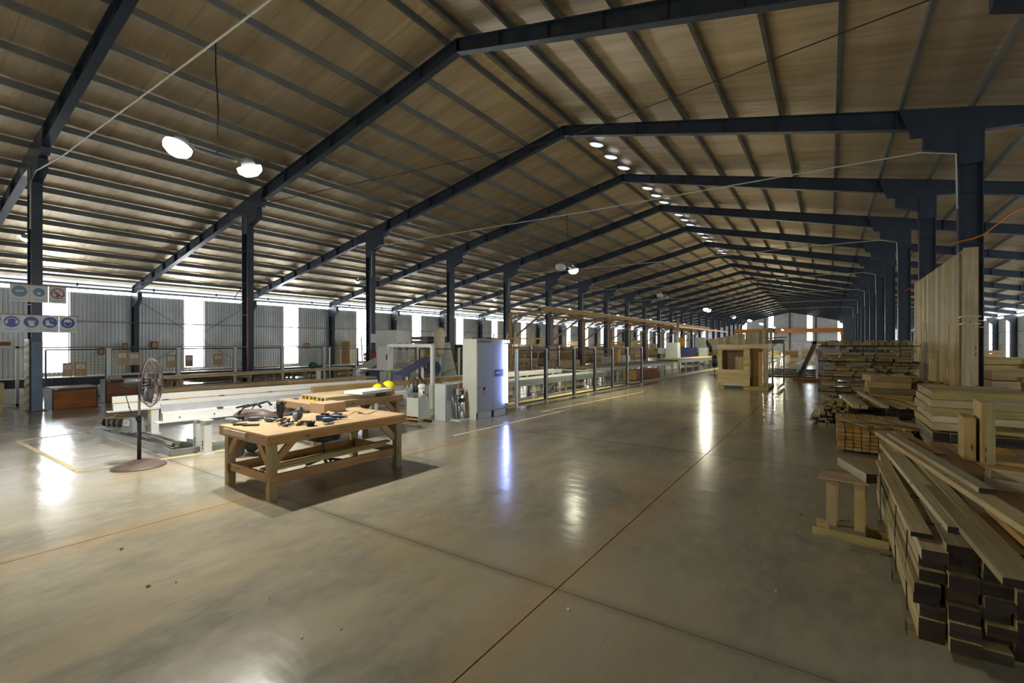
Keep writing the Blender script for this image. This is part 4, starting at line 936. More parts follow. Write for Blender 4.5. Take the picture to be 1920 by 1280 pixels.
# ------------------------------------------------------------------ safety signs and hazard stripes on the near left column
SX = -18.74
SIGNW = plain('sign_white', (.62, .64, .66), .4, 0, .04); SBLUE = plain('sign_blue', (.03, .06, .33), .4, 0, .05); SPALE = plain('sign_faded_blue', (.10, .22, .36), .4, 0, .05); SRED = plain('sign_red', (.45, .02, .03), .4, 0, .05)
def disc(m, y, z, r, x=.006, n=26, t_=.004, ry=1.0): return m.prism([(y + r * ry * math.cos(2 * PI * i / n), z + r * math.sin(2 * PI * i / n)) for i in range(n)], t_, 'yz', (x, 0, 0))
def poly(m, pts, x=.009, t_=.003): return m.prism(pts, t_, 'yz', (x, 0, 0))
def sign(kind, label, y, z, W=.385, Hh=.48, loose=.7):
    t = thing('safety_sign', label, 'sign', (SX, y, z))
    MB().box((0, 0, 0), (.006, W - .003, Hh)).build('sign_plate', SIGNW, t)
    cz = .05; r = .155
    faded = kind in ('goggles', 'mask')
    if kind == 'nosmoke':
        ring = MB(); n = 28
        for i in range(n):
            a0, a1 = 2 * PI * i / n, 2 * PI * (i + 1) / n
            ring.prism([(r * math.cos(a0), cz + r * math.sin(a0)), (r * math.cos(a1), cz + r * math.sin(a1)), (.8 * r * math.cos(a1), cz + .8 * r * math.sin(a1)), (.8 * r * math.cos(a0), cz + .8 * r * math.sin(a0))], .004, 'yz', (.006, 0, 0))
        ring.beam((.007, -.10, cz + .10), (.007, .10, cz - .10), .006, .028); ring.build('red_ring', SRED, t)
        m = MB(); m.beam((.005, -.11, cz + .02), (.005, -.0, cz - .02), .002, .025); poly(m, [(-.06, cz - .11), (.03, cz - .1), (.05, cz - .03), (.0, cz - .02)], .005, .002); m.beam((.005, .04, cz + .03), (.005, .07, cz + .08), .002, .01); m.build('smoking_symbol', DGREY, t)
    else:
        disc(MB(), 0, cz, r * (.8 if kind == 'mask' else 1)).build('blue_disc', SPALE if faded else SBLUE, t)
        m = MB(); wmat = SIGNW
        if kind == 'goggles':
            poly(m, [(-.09, cz + .01), (-.08, cz + .035), (.08, cz + .035), (.09, cz + .01), (.05, cz - .015), (.01, cz - .005), (-.01, cz - .005), (-.05, cz - .015)])
        elif kind == 'mask':
            poly(m, [(-.04, cz - .02), (-.02, cz), (.02, cz), (.04, cz - .02), (.02, cz - .06), (-.02, cz - .06)])
        elif kind == 'ears':
            for s_ in (-1, 1): disc(m, s_ * .1, cz - .01, .045, .009, 14, .003, .7)
            for i in range(8):
                a0 = PI * (1 - i / 8) ; a1 = PI * (1 - (i + 1) / 8); poly(m, [(.1 * math.cos(a0), cz + .03 + .08 * math.sin(a0)), (.1 * math.cos(a1), cz + .03 + .08 * math.sin(a1)), (.085 * math.cos(a1), cz + .03 + .065 * math.sin(a1)), (.085 * math.cos(a0), cz + .03 + .065 * math.sin(a0))])
        elif kind == 'gloves':
            poly(m, [(-.03, cz - .12), (.07, cz - .11), (.05, cz + .0), (-.07, cz + .0)])
            for i in range(4): poly(m, [(-.065 + .03 * i, cz), (-.042 + .03 * i, cz), (-.05 + .035 * i, cz + .06), (-.07 + .035 * i, cz + .05)])
            poly(m, [(.05, cz - .04), (.06, cz - .02), (.1, cz + .03), (.09, cz + .04), (.04, cz + .0)])
        elif kind == 'boots':
            poly(m, [(-.09, cz + .06), (-.02, cz + .06), (-.01, cz - .02), (.08, cz - .06), (.09, cz - .09), (-.09, cz - .09)])
            poly(m, [(.0, cz + .08), (.06, cz + .08), (.065, cz + .02), (.055, cz + .02), (.05, cz + .07), (.0, cz + .07)])
        else:
            poly(m, [(.09 * math.cos(PI * i / 10), cz + .02 + .09 * math.sin(PI * i / 10)) for i in range(11)])
            poly(m, [(-.09, cz), (-.05, cz - .1), (.05, cz - .1), (.09, cz), (.08, cz), (.045, cz - .09), (-.045, cz - .09), (-.08, cz)])
        m.build('symbol', wmat, t)
    MB().box((.004, 0, -.155), (.002, W * .75, .014)).box((.004, 0, -.185), (.002, W * .5, .012)).build('caption_bars', MGREY, t)
    return t
zl = (2.25 + 2.76) / 2; zu = (3.12 + 3.56) / 2 + .02
for k, (kd, lb) in enumerate((('ears', 'blue round ear defender sign, first in the lower row'), ('gloves', 'blue round hand glove sign, second in the lower row'), ('boots', 'blue round safety boot sign, third in the lower row'), ('shield', 'blue round helmet and face shield sign, last in the lower row'))):
    sign(kd, lb, 4.35 - .385 * (3.5 - k), zl, loose=0)
for k, (kd, lb) in enumerate((('goggles', 'faded blue goggles sign in the upper row'), ('mask', 'faded blue dust mask sign in the upper row'), ('nosmoke', 'white no smoking sign with a red ring'))):
    sign(kd, lb, 4.13 - .39 * (2.5 - k), zu)
tag(MB().box((0, 0, 0), (.03, 1.64, .03)).build('sign_batten', BENCHW, loc=(SX - .03, 3.58, zl + .25)), 'thin orange-brown batten above the lower row of signs', 'batten')
tag(MB().box((0, 0, 0), (.03, 1.2, .03)).build('sign_batten', BENCHW, loc=(SX - .03, 3.55, zu + .25)), 'thin orange-brown batten above the upper row of signs', 'batten')
tag(MB().box((0, 0, 1.0), (.012, .24, 2.0)).box((0, .0, 2.0), (.012, .24, .01)).build('column_guard', NAVYL, loc=(CL + .228, 3.52, 0)), 'scuffed pale blue lower cladding of the near left column', 'column guard')
t = thing('hazard_stripe_board', 'yellow and black striped guard on the near left column', 'hazard board', (CL + .02, 3.37, 0))
MB().box((-.06, 0, 1.05), (.52, .03, 2.05)).build('board', BLACK, t)
for k in range(9):
    z = .02 + k * .225; MB().prism([(-.32, z), (.2, z + .14), (.2, z + .255), (-.32, z + .115)], .006, 'xz', (0, -.018, 0)).build('yellow_stripe', YPAINT, t)

# ------------------------------------------------------------------ cabinets and things by the left edge
def chest(label, x, y, W, D, Hh, rz=0, top=PLY):
    t = thing('drawer_cabinet', label, 'cabinet', (x, y, 0), rz)
    MB().box((-D / 2, W / 2, Hh / 2), (D, W, Hh)).build('carcass', BLACK, t); MB().box((.008, W / 2 , Hh / 2 - .03), (.016, W - .06, Hh - .1)).build('front_panel', CHIP, t)
    MB().box((-D / 2, W / 2, Hh + .012), (D + .02, W + .02, .024)).build('top_board', top, t); MB().box((.02, .08, Hh - .02), (.006, .08, .02)).build('label_strip', PAPER, t)
chest('low cabinet with a reddish brown front and black sides by the blue column', -18.76, 3.82, 1.02, .85, .62)
chest('low reddish brown cabinet behind the fan with a small block on top', -19.75, 5.3, 1.3, .5, .72, top=CHIP)
tag(MB().box((0, 0, .06), (.2, .32, .12)).build('wood_block', PLY, loc=(-20.0, 5.62, .745)), 'pale wood block on the reddish cabinet behind the fan', 'block')
t = thing('side_bench', 'rough greenish pine bench cut by the left edge of the picture', 'workbench', (-20.0, 2.25, 0))
MB().box((0, 0, .80), (.7, 1.5, .03)).build('tabletop', GREENPINE, t)
for sx in (-1, 1):
    MB().box((sx * .33, 0, .70), (.04, 1.5, .16)).build('apron_board', GREENPINE, t); MB().box((sx * .33, 0, .27), (.04, 1.4, .13)).build('stretcher', GREENPINE, t)
    for y in (-.68, .68): MB().box((sx * .29, y, .39), (.09, .1, .78)).build('leg', GREENPINE, t)
tag(MB().box((0, 0, .03), (.12, .1, .06)).build('offcut', PINE, loc=(-19.9, 2.7, .816)), 'small pale offcut on the bench at the left edge', 'offcut')
for k, (ya, yb, lb) in enumerate(((1.9, 2.72, 'white glazed frame cut by the left edge of the picture'), (2.82, 3.5, 'white glazed frame next to the striped column guard'))):
    t = thing('glazed_frame', lb, 'window frame', (-20.9, ya, 0)); W = yb - ya
    for y in (.03, W - .03): MB().box((0, y, .93), (.08, .07, 1.86)).build('stile', WHITE, t)
    for z in (.05, 1.83): MB().box((0, W / 2, z), (.08, W, .07)).build('rail', WHITE, t)
    g, nt, N_, L_, b_ = newmat('clear_glass'); b_.inputs['Transmission Weight'].default_value = 1; b_.inputs['Roughness'].default_value = .02; b_.inputs['IOR'].default_value = 1.1
    MB().box((0, W / 2, .94), (.006, W - .1, 1.72)).build('pane', g, t)
tag(MB().box((0, 0, 0), (.1, .62, .12)).build('brown_plank', CHIP, loc=(-21.1, 3.05, 1.94)), 'short red-brown plank on top of the glazed frames', 'plank')

# ------------------------------------------------------------------ timber store behind the rails and fence at left
bed('roller_track', 'long dark roller track behind the mesh fence on the left', (-22.6, 3.2), (-22.2, 20.5), .45, .5, .28, NAVY, 2.4, LGREY, 'conveyor')
bed('cutting_table', 'pale saw table with a grey post behind the third fence panel', (-23.2, 12.6), (-23.0, 20.0), .55, .9, .14, LGREY, 2.2, CREAM, 'table')
G = 'boards stacked behind the long white rail'
boards(-15.6, -14.7, 6.2, 11.6, .32, .52, .18, .06, PINE, 'brown board in the low stack just behind the farther white rail', G, mats=[PINE, OCHRE, BENCHW])
boards(-15.5, -14.9, 9.0, 13.2, .56, .64, .14, .04, PINE, 'brown board in the low stack just behind the farther white rail', G, mats=[PINE, OCHRE])
for y in (6.6, 8.9, 11.2): tag(MB().box((0, 0, .155), (1.3, .12, .31)).build('stack_bearer', GREENPINE, loc=(-15.15, y, 0)), 'timber bearer under the low board stack behind the farther white rail', 'bearer', 'bearers of the low board stack')
G = 'boards lying low between rack and rail'
boards(-17.2, -16.2, 5.8, 10.6, .12, .58, .22, .09, OCHRE, 'brown board in the loose pile between the timber rack and the long white rail', G, mats=[OCHRE, BENCHW, PINE], jit=.3, skip=.1)
for y in (6.6, 9.6): tag(MB().box((0, 0, .055), (1.2, .12, .11)).build('stack_bearer', GREENPINE, loc=(-16.7, y, 0)), 'bearer under the loose pile between the rack and the long white rail', 'bearer', 'bearers of the loose pile')
G = 'boards on the raised timber rack before the fence'
boards(-18.3, -17.5, 6.2, 13.4, .80, .90, .16, .045, PINE, 'pale board on the raised timber rack before the mesh fence', G, mats=[PINE, GREENPINE])
t = thing('timber_rack', 'rough timber rack holding long boards before the mesh fence', 'rack', (-17.9, 9.8, 0))
for y in (-3.2, -1.0, 1.2, 3.2):
    MB().box((0, y, .75), (1.0, .1, .09)).build('cross_bar', BENCHW, t)
    for sx in (-1, 1): MB().box((sx * .42, y, .35), (.1, .1, .7)).build('leg', BENCHG, t)
tag(MB().lathe([(.001, -.16), (.10, -.15), (.13, -.05), (.13, .1), (.06, .16)], 14, (0, 0, .13), m=Matrix.Rotation(PI / 2, 3, 'X')).box((0, .25, .1), (.08, .3, .08)).build('green_motor', plain('green_paint', (.02, .10, .06), .5), loc=(-17.9, 11.6, .90)), 'dark green motor lying on the raised boards beside the second column', 'motor')
for k, (x, y, h) in enumerate(((-16.9, 11.2, .86), (-16.0, 12.4, .82))): 
    tag(MB().cyl((0, 0, h / 2), .09, h, 14).cyl((0, 0, h), .1, .02, 14).build('paint_drum', WHITE, loc=(x, y, 0)), ['slim white drum between the board stacks, nearer one', 'slim white drum between the board stacks, farther one'][k], 'drum')
tag(MB().box((0, 0, 0), (.14, 5.2, .14)).build('long_beam', OCHRE, loc=(-10.55, 9.6, .78), rz=-.12), 'long yellow-brown beam lying over the farther white rail', 'beam')
for k, (x, y) in enumerate(((-11.1, 7.6), (-10.3, 11.3))): tag(MB().box((0, 0, .353), (.3, .12, .705)).build('beam_support', LGREY, loc=(x, y, 0)), ['grey stand under the near part of the yellow-brown beam', 'grey stand under the far part of the yellow-brown beam'][k], 'stand')
G = 'boards piled along the left wall'
for (x0_, x1_, y0_, y1_, z0_, z1_) in ((-26.5, -25.2, 4.5, 9.5, .3, .62), (-26.2, -24.6, 10, 15.5, .1, .74), (-25.8, -24.6, 16, 21.5, .1, .62)):
    boards(x0_, x1_, y0_, y1_, z0_, z1_, .3, .095, PINE, 'board in the long piles between the fence and the left wall', G, mats=[PINE, GREENPINE, OCHRE], jit=.15, skip=.1)
for y in (5, 9): tag(MB().box((0, 0, .145), (1.4, .12, .29)).build('stack_bearer', BENCHG, loc=(-25.8, y, 0)), 'timber bearer under the first pile along the left wall', 'bearer', 'bearers under the wall pile')
# red air hoses on the second column
tag(MB().tube([(-18.83, 9.42, 4.3), (-18.8, 9.1, 4.0), (-18.8, 8.9, 3.7), (-18.8, 9.15, 3.5), (-18.83, 9.42, 3.75), (-18.825, 9.44, 3.0), (-18.82, 9.42, 2.0), (-18.825, 9.43, 1.2), (-18.8, 9.4, .02)], .016, 6).build('air_hose', RED), 'red air hose looped down the second left column', 'hose')
tag(MB().box((0, 0, 0), (.02, .32, .44)).build('first_aid_sign', WHITE, loc=(CL + .235, 15.52, 2.2)), 'small white notice with a red mark on the third left column', 'sign')
tag(MB().box((0, 0, 0), (.02, .3, .4)).cyl((.03, 0, 0), .12, .03, 16, axis='x').build('hose_box', RED, loc=(CL + .25, 15.5, 1.35)), 'red fire hose box on the third left column', 'fire hose')
DULLP = wood('dull_pine', (.50, .39, .19), (.33, .25, .11), rand=.3)
# ------------------------------------------------------------------ right foreground: the big strapped stack
G = 'boards of the big strapped stack at lower right'
LB = 'board with a dark end in the big wire-strapped stack at lower right'
def bigstack():
    x = .47; col = 0
    widths = [.135, .15, .14, .15]
    for wd in widths:
        bh = .068 if col % 2 == 0 else .085
        n = int(.60 / (bh + .006)); z = .092
        for k in range(n + (1 if col in (1, 3) else 0)):
            near = 3.85 + random.uniform(-.04, .07) + (.05 if (k + col) % 3 == 0 else 0)
            far = 6.80 + random.uniform(-.06, .25) + (.25 if k < 2 and col == 0 else 0)
            ox = random.uniform(-.012, .012) - (.03 if col == 0 and k in (3, 4) else 0)
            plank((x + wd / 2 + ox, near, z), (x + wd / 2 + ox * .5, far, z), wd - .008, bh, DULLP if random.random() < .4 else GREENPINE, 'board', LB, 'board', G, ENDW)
            z += bh + .006
        x += wd; col += 1
    return x
xr = bigstack()
for k, y in enumerate((4.12, 4.98, 6.35)):
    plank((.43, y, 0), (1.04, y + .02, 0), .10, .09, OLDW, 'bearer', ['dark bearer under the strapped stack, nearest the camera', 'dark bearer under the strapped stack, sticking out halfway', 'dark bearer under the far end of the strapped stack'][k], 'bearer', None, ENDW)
for k, y in enumerate((4.28, 4.95, 6.3)):
    m = MB(); m.tube([(.452, y, .09), (.445, y, .4), (.455, y, .69), (.55, y + .01, .715), (.85, y + .02, .70)], .0045, 5)
    m.tube([(.5, y - .02, .70), (.56, y, .735), (.60, y + .03, .71), (.66, y - .01, .74)], .0045, 5)
    tag(m.build('wire_strap', BLACK), ['twisted dark wire around the strapped stack near its front end', 'twisted dark wire around the middle of the strapped stack', 'twisted dark wire around the far end of the strapped stack'][k], 'wire')
def Q(u, v, z): x, y = P(u, v, z); return (x, y, z)
ld = [((1662, 838, .76), (1802, 1003, .72), .13, .045, GREENPINE, 'long loose board lying leftmost on the strapped stack, its near end cut square'),
      ((1655, 868, .70), (1728, 1008, .70), .11, .03, DULLP, 'narrow pinkish board lying along the left top edge of the strapped stack'),
      ((1712, 870, .74), (1925, 1105, .74), .17, .04, DULLP, 'wide grey-green loose board crossing the strapped stack to the right edge'),
      ((1700, 840, .79), (1852, 1010, .74), .07, .035, GREENPINE, 'thin loose batten between the wide grey-green board and the longest pale board'),
      ((1652, 815, .80), (1985, 1030, .80), .13, .045, PINE, 'longest pale loose board, sloping over the stack out of the picture'),
      ((1673, 817, .85), (1852, 925, .85), .10, .035, OLDW, 'grey loose board just right of the longest pale board'),
      ((1684, 812, .80), (1760, 855, .80), .12, .03, BENCHW, 'short pinkish loose board at the far end of the loose boards'),
      ((1868, 960, .74), (1960, 1040, .74), .12, .04, OCHRE, 'short yellowish loose board under the long pale one at the right edge')]
for (a, b, w_, h_, mt, lb) in ld: plank(Q(*a), Q(*b), w_, h_, mt, 'loose_board', lb, 'board', None, ENDW)
# low trestle
tx, ty = -.02, 5.62
t = thing('trestle', 'small pine trestle with a plywood square on top, left of the strapped stack', 'trestle', (.16, 5.86, 0), -.12)
for k, sy in enumerate((-.14, .14)): MB().box((.02, sy, .035), (.62, .045, .07), emi=1).build('base_rail', [GREENPINE, ENDW], t)
for sx in (-.13, .10):
    MB().box((sx, -.10, .32), (.085, .03, .52)).build('leg', PINE, t); MB().box((sx, .10, .32), (.085, .03, .52)).build('leg', PINE, t)
MB().box((0, 0, .09), (.3, .26, .04)).build('cross_rail', OLDW, t)
MB().box((-.03, 0, .588), (.42, .33, .012)).build('plywood_top', PLY, t)
plank((.12, 6.4, .60), (.34, 5.72, .60), .09, .09, OLDW, 'square_timber', 'short square timber with a dark end lying on the small trestle', 'timber', None, ENDW)
plank((.385, 5.52, 0), (.16, 5.5, 0), .06, .05, OLDW, 'floor_offcut', 'dark offcut on the floor against the strapped stack by the trestle', 'offcut')
# deck of wide boards right of the strapped stack
G = 'wide boards of the flat deck at the right edge'
x = 1.07
for k in range(10):
    plank((x + .13, 4.6, .60), (x + .13 - .0, 8.3, .60), .245, .05, OCHRE if k % 3 else BENCHW, 'deck_board', 'wide brown board of the flat deck behind the strapped stack at the right edge', 'board', G); x += .25
G = 'boards bundled under the flat deck'
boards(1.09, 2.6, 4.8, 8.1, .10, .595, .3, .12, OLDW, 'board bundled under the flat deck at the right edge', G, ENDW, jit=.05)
for y in (5.2, 7.6): plank((1.08, y, 0), (3.5, y, 0), .1, .095, OLDW, 'bearer', ['dark bearer under the nearer end of the deck boards', 'dark bearer under the farther end of the deck boards'][int(y > 6)], 'bearer')
# tray frame on deck
t = thing('tray_frame', 'shallow pine tray frame lying on the flat deck', 'frame', (1.80, 6.03, .652), -.22)
for sy in (-.35, .35): MB().box((0, sy * .7, .045), (1.2, .035, .09)).build('long_side', PINE, t)
for sx in (-.583, .583): MB().box((sx, 0, .045), (.035, .455, .09)).build('short_side', PINE, t)
# pine cabinet carcass
t = thing('pine_carcass', 'open pine cabinet carcass standing behind the tray frame', 'cabinet', (2.02, 7.3, .652), -.06)
for sx in (-.62, .62): MB().box((sx, 0, .33), (.035, .5, .66)).build('side_panel', PINE, t)
for z in (.02, .34, .645): MB().box((0, 0, z), (1.21, .48, .035)).build('shelf', [PINE, GREENPINE, PINE][int(z > .1) + int(z > .5)], t)
for sx in (-.57, .57): MB().box((sx, -.255, .33), (.08, .02, .66)).build('front_post', GREENPINE, t)
MB().box((0, -.255, .62), (1.06, .02, .07)).build('front_rail', GREENPINE, t)
MB().box((-.72, .02, .24), (.1, .42, .48)).build('step_box', PINE, t)
MB().box((.05, 0, .42), (.5, .2, .1)).build('wrapped_parcel', PLY, t)
# ------------------------------------------------------------------ frame stack on a dark bundle
G = 'boards of the dark bundle under the ladder frames'
boards(1.30, 2.30, 9.45, 11.2, .08, .62, .19, .055, OLDW, 'greenish dark board bundled under the ladder frames', G, ENDW, mats=[OLDW, GREENPINE])
for y in (9.7, 10.9): plank((1.28, y, 0), (2.32, y, 0), .1, .075, OLDW, 'bearer', ['near bearer under the dark bundle', 'far bearer under the dark bundle'][int(y > 10)], 'bearer')
fl_lab = ['ladder frame at the bottom of the pale frame stack', 'second ladder frame from the bottom of the pale stack', 'middle ladder frame of the pale stack', 'ladder frame second from the top of the pale stack', 'topmost ladder frame of the pale stack, its rungs showing']
for k in range(5):
    t = thing('ladder_frame', fl_lab[k], 'frame', (1.85 + .02 * math.sin(k * 2), 10.3 + .03 * math.cos(k), .64 + .118 * k), random.uniform(-.02, .02))
    for sy in (-.78, .78): MB().box((0, sy, .055), (1.12, .04, .11)).build('long_rail', [GREENPINE, PINE][k % 2], t)
    for sx in (-.54, .54): MB().box((sx, 0, .055), (.04, 1.52, .11)).build('side_rail', PINE, t)
    for j in range(6): MB().box((0, -.6 + .24 * j, .06), (1.04, .09, .1)).build('rung', [PINE, GREENPINE][j % 2], t)
# ochre bundle with sawn ends
G = 'laths of the orange bundle'
boards(.12, 1.28, 10.30, 12.6, .05, .41, .108, .054, OCHRE, 'lath with an orange sawn end in the squat bundle on the right', G, OCHRE, jit=.03, gapx=.01, gapz=.009)
for y in (10.6, 12.2): plank((.1, y, 0), (1.3, y, 0), .1, .045, OLDW, 'bearer', ['near bearer under the orange bundle', 'far bearer under the orange bundle'][int(y > 11)], 'bearer')
m = MB().tube([(.105, 10.75, .05), (.10, 10.75, .47), (.7, 10.75, .5), (1.3, 10.75, .47)], .006, 5); tag(m.build('wire_strap', BLACK), 'dark wire over the squat orange bundle', 'wire')
G = 'short boards laid across the orange bundle'
for k in range(9):
    x_ = .2 + .13 * k; plank((x_, 11.6, .425), (x_ + .42, 10.62 + .05 * math.sin(k * 3), .428), .115, .03, [GREENPINE, PINE, BENCHW][k % 3], 'short_board', 'short board laid askew in a row on top of the squat orange bundle', 'board', G)
# loose heap left and on top
def hp(u0, v0, z0, u1, v1, z1, w_, h_, mt, lb, g=None, e=None): plank(Q(u0, v0, z0), Q(u1, v1, z1), w_, h_, mt, 'loose_board', lb, 'board', g, e)
G = 'boards of the ragged pile left of the orange bundle'
LBP = 'board in the ragged low pile left of the squat orange bundle'
z = .0
for k in range(9):
    n = 6 - k // 3; x_ = -.42 + .05 * k + random.uniform(-.05, .05)
    for i in range(n):
        wd = random.choice([.10, .13, .16])
        if random.random() < .9:
            y_ = 13.55 + random.uniform(-.12, .25); rr = random.uniform(-.05, .05); plank((x_ + wd / 2, y_, z), (x_ + wd / 2 + rr, y_ + 1.5, z), wd, .05, random.choice([GREENPINE, OLDW, PINE]), 'pile_board', LBP, 'board', G, random.choice([GREENPINE, OLDW, ENDW]))
        x_ += wd + random.uniform(.01, .07)
    z += .053
G = 'short pale boards fanned on top of the ragged pile'
for k in range(4): plank((-.1 + .17 * k, 14.6, .46 + .012 * k), (-.2 + .2 * k, 13.6, .46), .12, .035, PINE, 'pile_board', 'short pale board fanned out on top of the ragged pile', 'board', G)
# base pile behind the orange bundle carrying loose boards
G = 'boards of the pile just behind the orange bundle'
boards(.35, 1.75, 12.9, 14.6, .0, .56, .22, .075, OLDW, 'short board in the pile just behind the squat orange bundle', G, ENDW, jit=.15, mats=[OLDW, GREENPINE, PINE], skip=.12)
G2 = 'pair of double pale boards'
for k in range(4):
    xx = .42 + .14 * (k % 2); zz = .575 + .042 * (k // 2); plank((xx - .12, 14.4, zz + .01), (xx + .05, 12.35, zz), .125, .038, PINE, 'loose_board', 'one of four pale boards stacked two by two above the orange bundle', 'board', G2)
lo = [((.62, 14.5, .72), (.98, 12.5, .60), .10, .05, PINE, 'single pinkish board leaning up among the loose boards'), ((.95, 14.3, .62), (1.25, 12.5, .60), .12, .045, GREENPINE, 'board right of the leaning pinkish board'),
      ((.85, 14.4, .70), (1.85, 12.7, .66), .09, .035, OCHRE, 'long yellowish board crossing the loose heap to the right'), ((1.15, 14.0, .62), (1.5, 12.45, .60), .15, .045, GREENPINE, 'broad board at the right of the loose heap'), ((1.3, 14.2, .68), (1.55, 12.6, .655), .08, .03, PINE, 'narrow pale board lying on the broad one in the loose heap')]
for a, b, w_, h_, mt, lb in lo: plank(a, b, w_, h_, mt, 'loose_board', lb, 'board', None, mt)
# box frames (open crates) stacked
def tray(label, x, y, z, W, D, Hh, rz, mt, group=None):
    t = thing('box_frame', label, 'frame', (x, y, z), rz, group)
    for sy in (-1, 1): MB().box((0, sy * (D / 2 - .02), Hh / 2), (W, .035, Hh)).build('long_side', mt, t)
    for sx in (-1, 1): MB().box((sx * (W / 2 - .02), 0, Hh / 2), (.035, D - .08, Hh)).build('short_side', mt, t)
    for i in range(3): MB().box(((-.3 + .3 * i) * W, 0, Hh - .015), (.09, D - .08, .03)).build('slat', mt, t)
    return t
G = 'boards under the box frames'
boards(1.0, 2.2, 14.75, 16.1, .0, .55, .22, .085, OLDW, 'board in the pile under the box frames', G, ENDW, jit=.06, mats=[OLDW, GREENPINE])
for k, (dx, lb) in enumerate(((0, 'box frame at the bottom of the tilted frame stack'), (.02, 'second box frame of the tilted frame stack'), (-.02, 'third box frame of the tilted frame stack'), (-.04, 'topmost box frame with a dark mark, in the tilted frame stack'))):
    tray(lb, 1.22 + dx, 15.1, .56 + .15 * k, .95 - .05 * k, 1.0, .145, [-.10, .06, -.02, .12][k], [PINE, BENCHG, PINE, PINE][k])
tray('big box frame leaning askew at the right of the frame stack', 1.98, 15.4, .80, .80, 1.0, .2, -.2, GREENPINE); tray('box frame lying under the askew one', 2.0, 15.4, .57, .8, 1.0, .2, .05, OLDW)
# the two tall shelved stacks of offcuts
def tall(x0, x1, y0, lab, grp, base, tiers, seed):
    random.seed(seed); z = base
    for tr in range(tiers):
        rows = 5
        for r in range(rows):
            x_ = x0 + random.uniform(0, .12)
            while x_ < x1 - .1:
                wd = random.choice([.16, .22, .3, .38, .48]); wd = min(wd, x1 - x_ + .05)
                if r % 2 == 0 or random.random() < .52:
                    dy = random.uniform(-.08, .12)
                    plank((x_ + wd / 2, y0 + dy, z), (x_ + wd / 2 + random.uniform(-.03, .03), y0 + .7 + dy, z), round(wd, 2), .085 if r % 2 == 0 else .07, random.choice([GREENPINE, DULLP, PINE, DULLP]), 'offcut', lab, 'offcut', grp)
                x_ += wd + random.choice([.01, .02, .05, .10])
            z += .09
        plank((x0 - .05, y0 + .35, z), (x1 + .05, y0 + .35, z), .9, .02, ENDW, 'divider_sheet', f'{ORD[tr]} dark sheet from the floor dividing the {grp}', 'sheet'); z += .021
    return z
tall(-.25, 1.05, 17.6, 'offcut in the left one of the two tall shelved stacks', 'left tall offcut stack', .0, 4, 5)
tall(1.15, 2.1, 17.6, 'offcut in the right one of the two tall shelved stacks', 'right tall offcut stack', .0, 4, 9)
random.seed(21)
G = 'offcuts lying loose on top of the tall stacks'
for k in range(14):
    x_ = -.15 + .16 * k; plank((x_, 17.6, 1.886), (x_ + .02, 18.3, 1.886), .14, .10, random.choice([OLDW, GREENPINE, PINE]), 'offcut', 'offcut lying loose on top of the two tall shelved stacks', 'offcut', G)
for k in range(7):
    x_ = .1 + .3 * k; plank((x_, 17.7, 1.99), (x_ + .05, 18.3, 1.99), .22, .05, random.choice([OLDW, GREENPINE]), 'offcut', 'offcut lying loose on top of the two tall shelved stacks', 'offcut', G)
# upright timber wall panel strapped to the column
t = thing('timber_wall_panel', 'tall upright wall panel of pale boards strapped to the near right column', 'wall panel', (2.33, 13.15, 0), .0)
L, Hp = 7.0, 3.9; y = 0; k = 0
random.seed(3)
while y < L - .1:
    wd = random.choice([.18, .22, .25]); zc_ = random.uniform(1.3, 2.6)
    for z0_, z1_ in ((0.12, zc_), (zc_ + .004, Hp)):
        MB().box((random.uniform(-.006, .006), y + wd / 2, (z0_ + z1_) / 2), (.05, wd - .006, z1_ - z0_)).build('board', random.choice([PINE, GREENPINE, PINE, OCHRE]), t)
    y += wd
MB().box((0.05, L / 2, Hp - .05), (.05, L, .1)).build('top_rail', OLDW, t); MB().box((0.05, L / 2, .06), (.05, L, .12)).build('bottom_rail', OLDW, t)
MB().box((.05, -.03, Hp / 2), (.22, .05, Hp)).build('end_board', PINE, t); MB().box((-.03, .42, Hp / 2 + .0), (.05, .09, Hp - .1)).build('batten', OLDW, t)
for z in (2.35, 2.5): tag(MB().tube([(2.27, 13.5, z), (2.25, 13.07, z), (2.52, 13.07, z), (2.56, 15.25, z), (3.06, 15.30, z - .02)], .012, 5).build('strap', CREAM), ['lower pale strap tying the upright panel to the column', 'upper pale strap tying the upright panel to the column'][int(z > 2.4)], 'strap')
tag(MB().tube([(2.45, 15.25, 4.35), (2.8, 15.24, 4.42), (3.0, 15.24, 4.5), (3.4, 15.2, 4.9), (4.3, 15.0, 5.4), (5.5, 14.5, 5.6)], .02, 6).build('orange_cable', ORANGE), 'orange cable sagging from the near right column above the panel', 'cable')
tag(MB().tube([(2.575, 21.42, .02), (2.575, 21.42, 3.6), (2.57, 21.4, 3.75), (2.3, 21.1, 3.85), (2.15, 21.0, 3.75)], .016, 6).build('red_cable', RED), 'red cable down the second right column', 'cable')
FARP = []
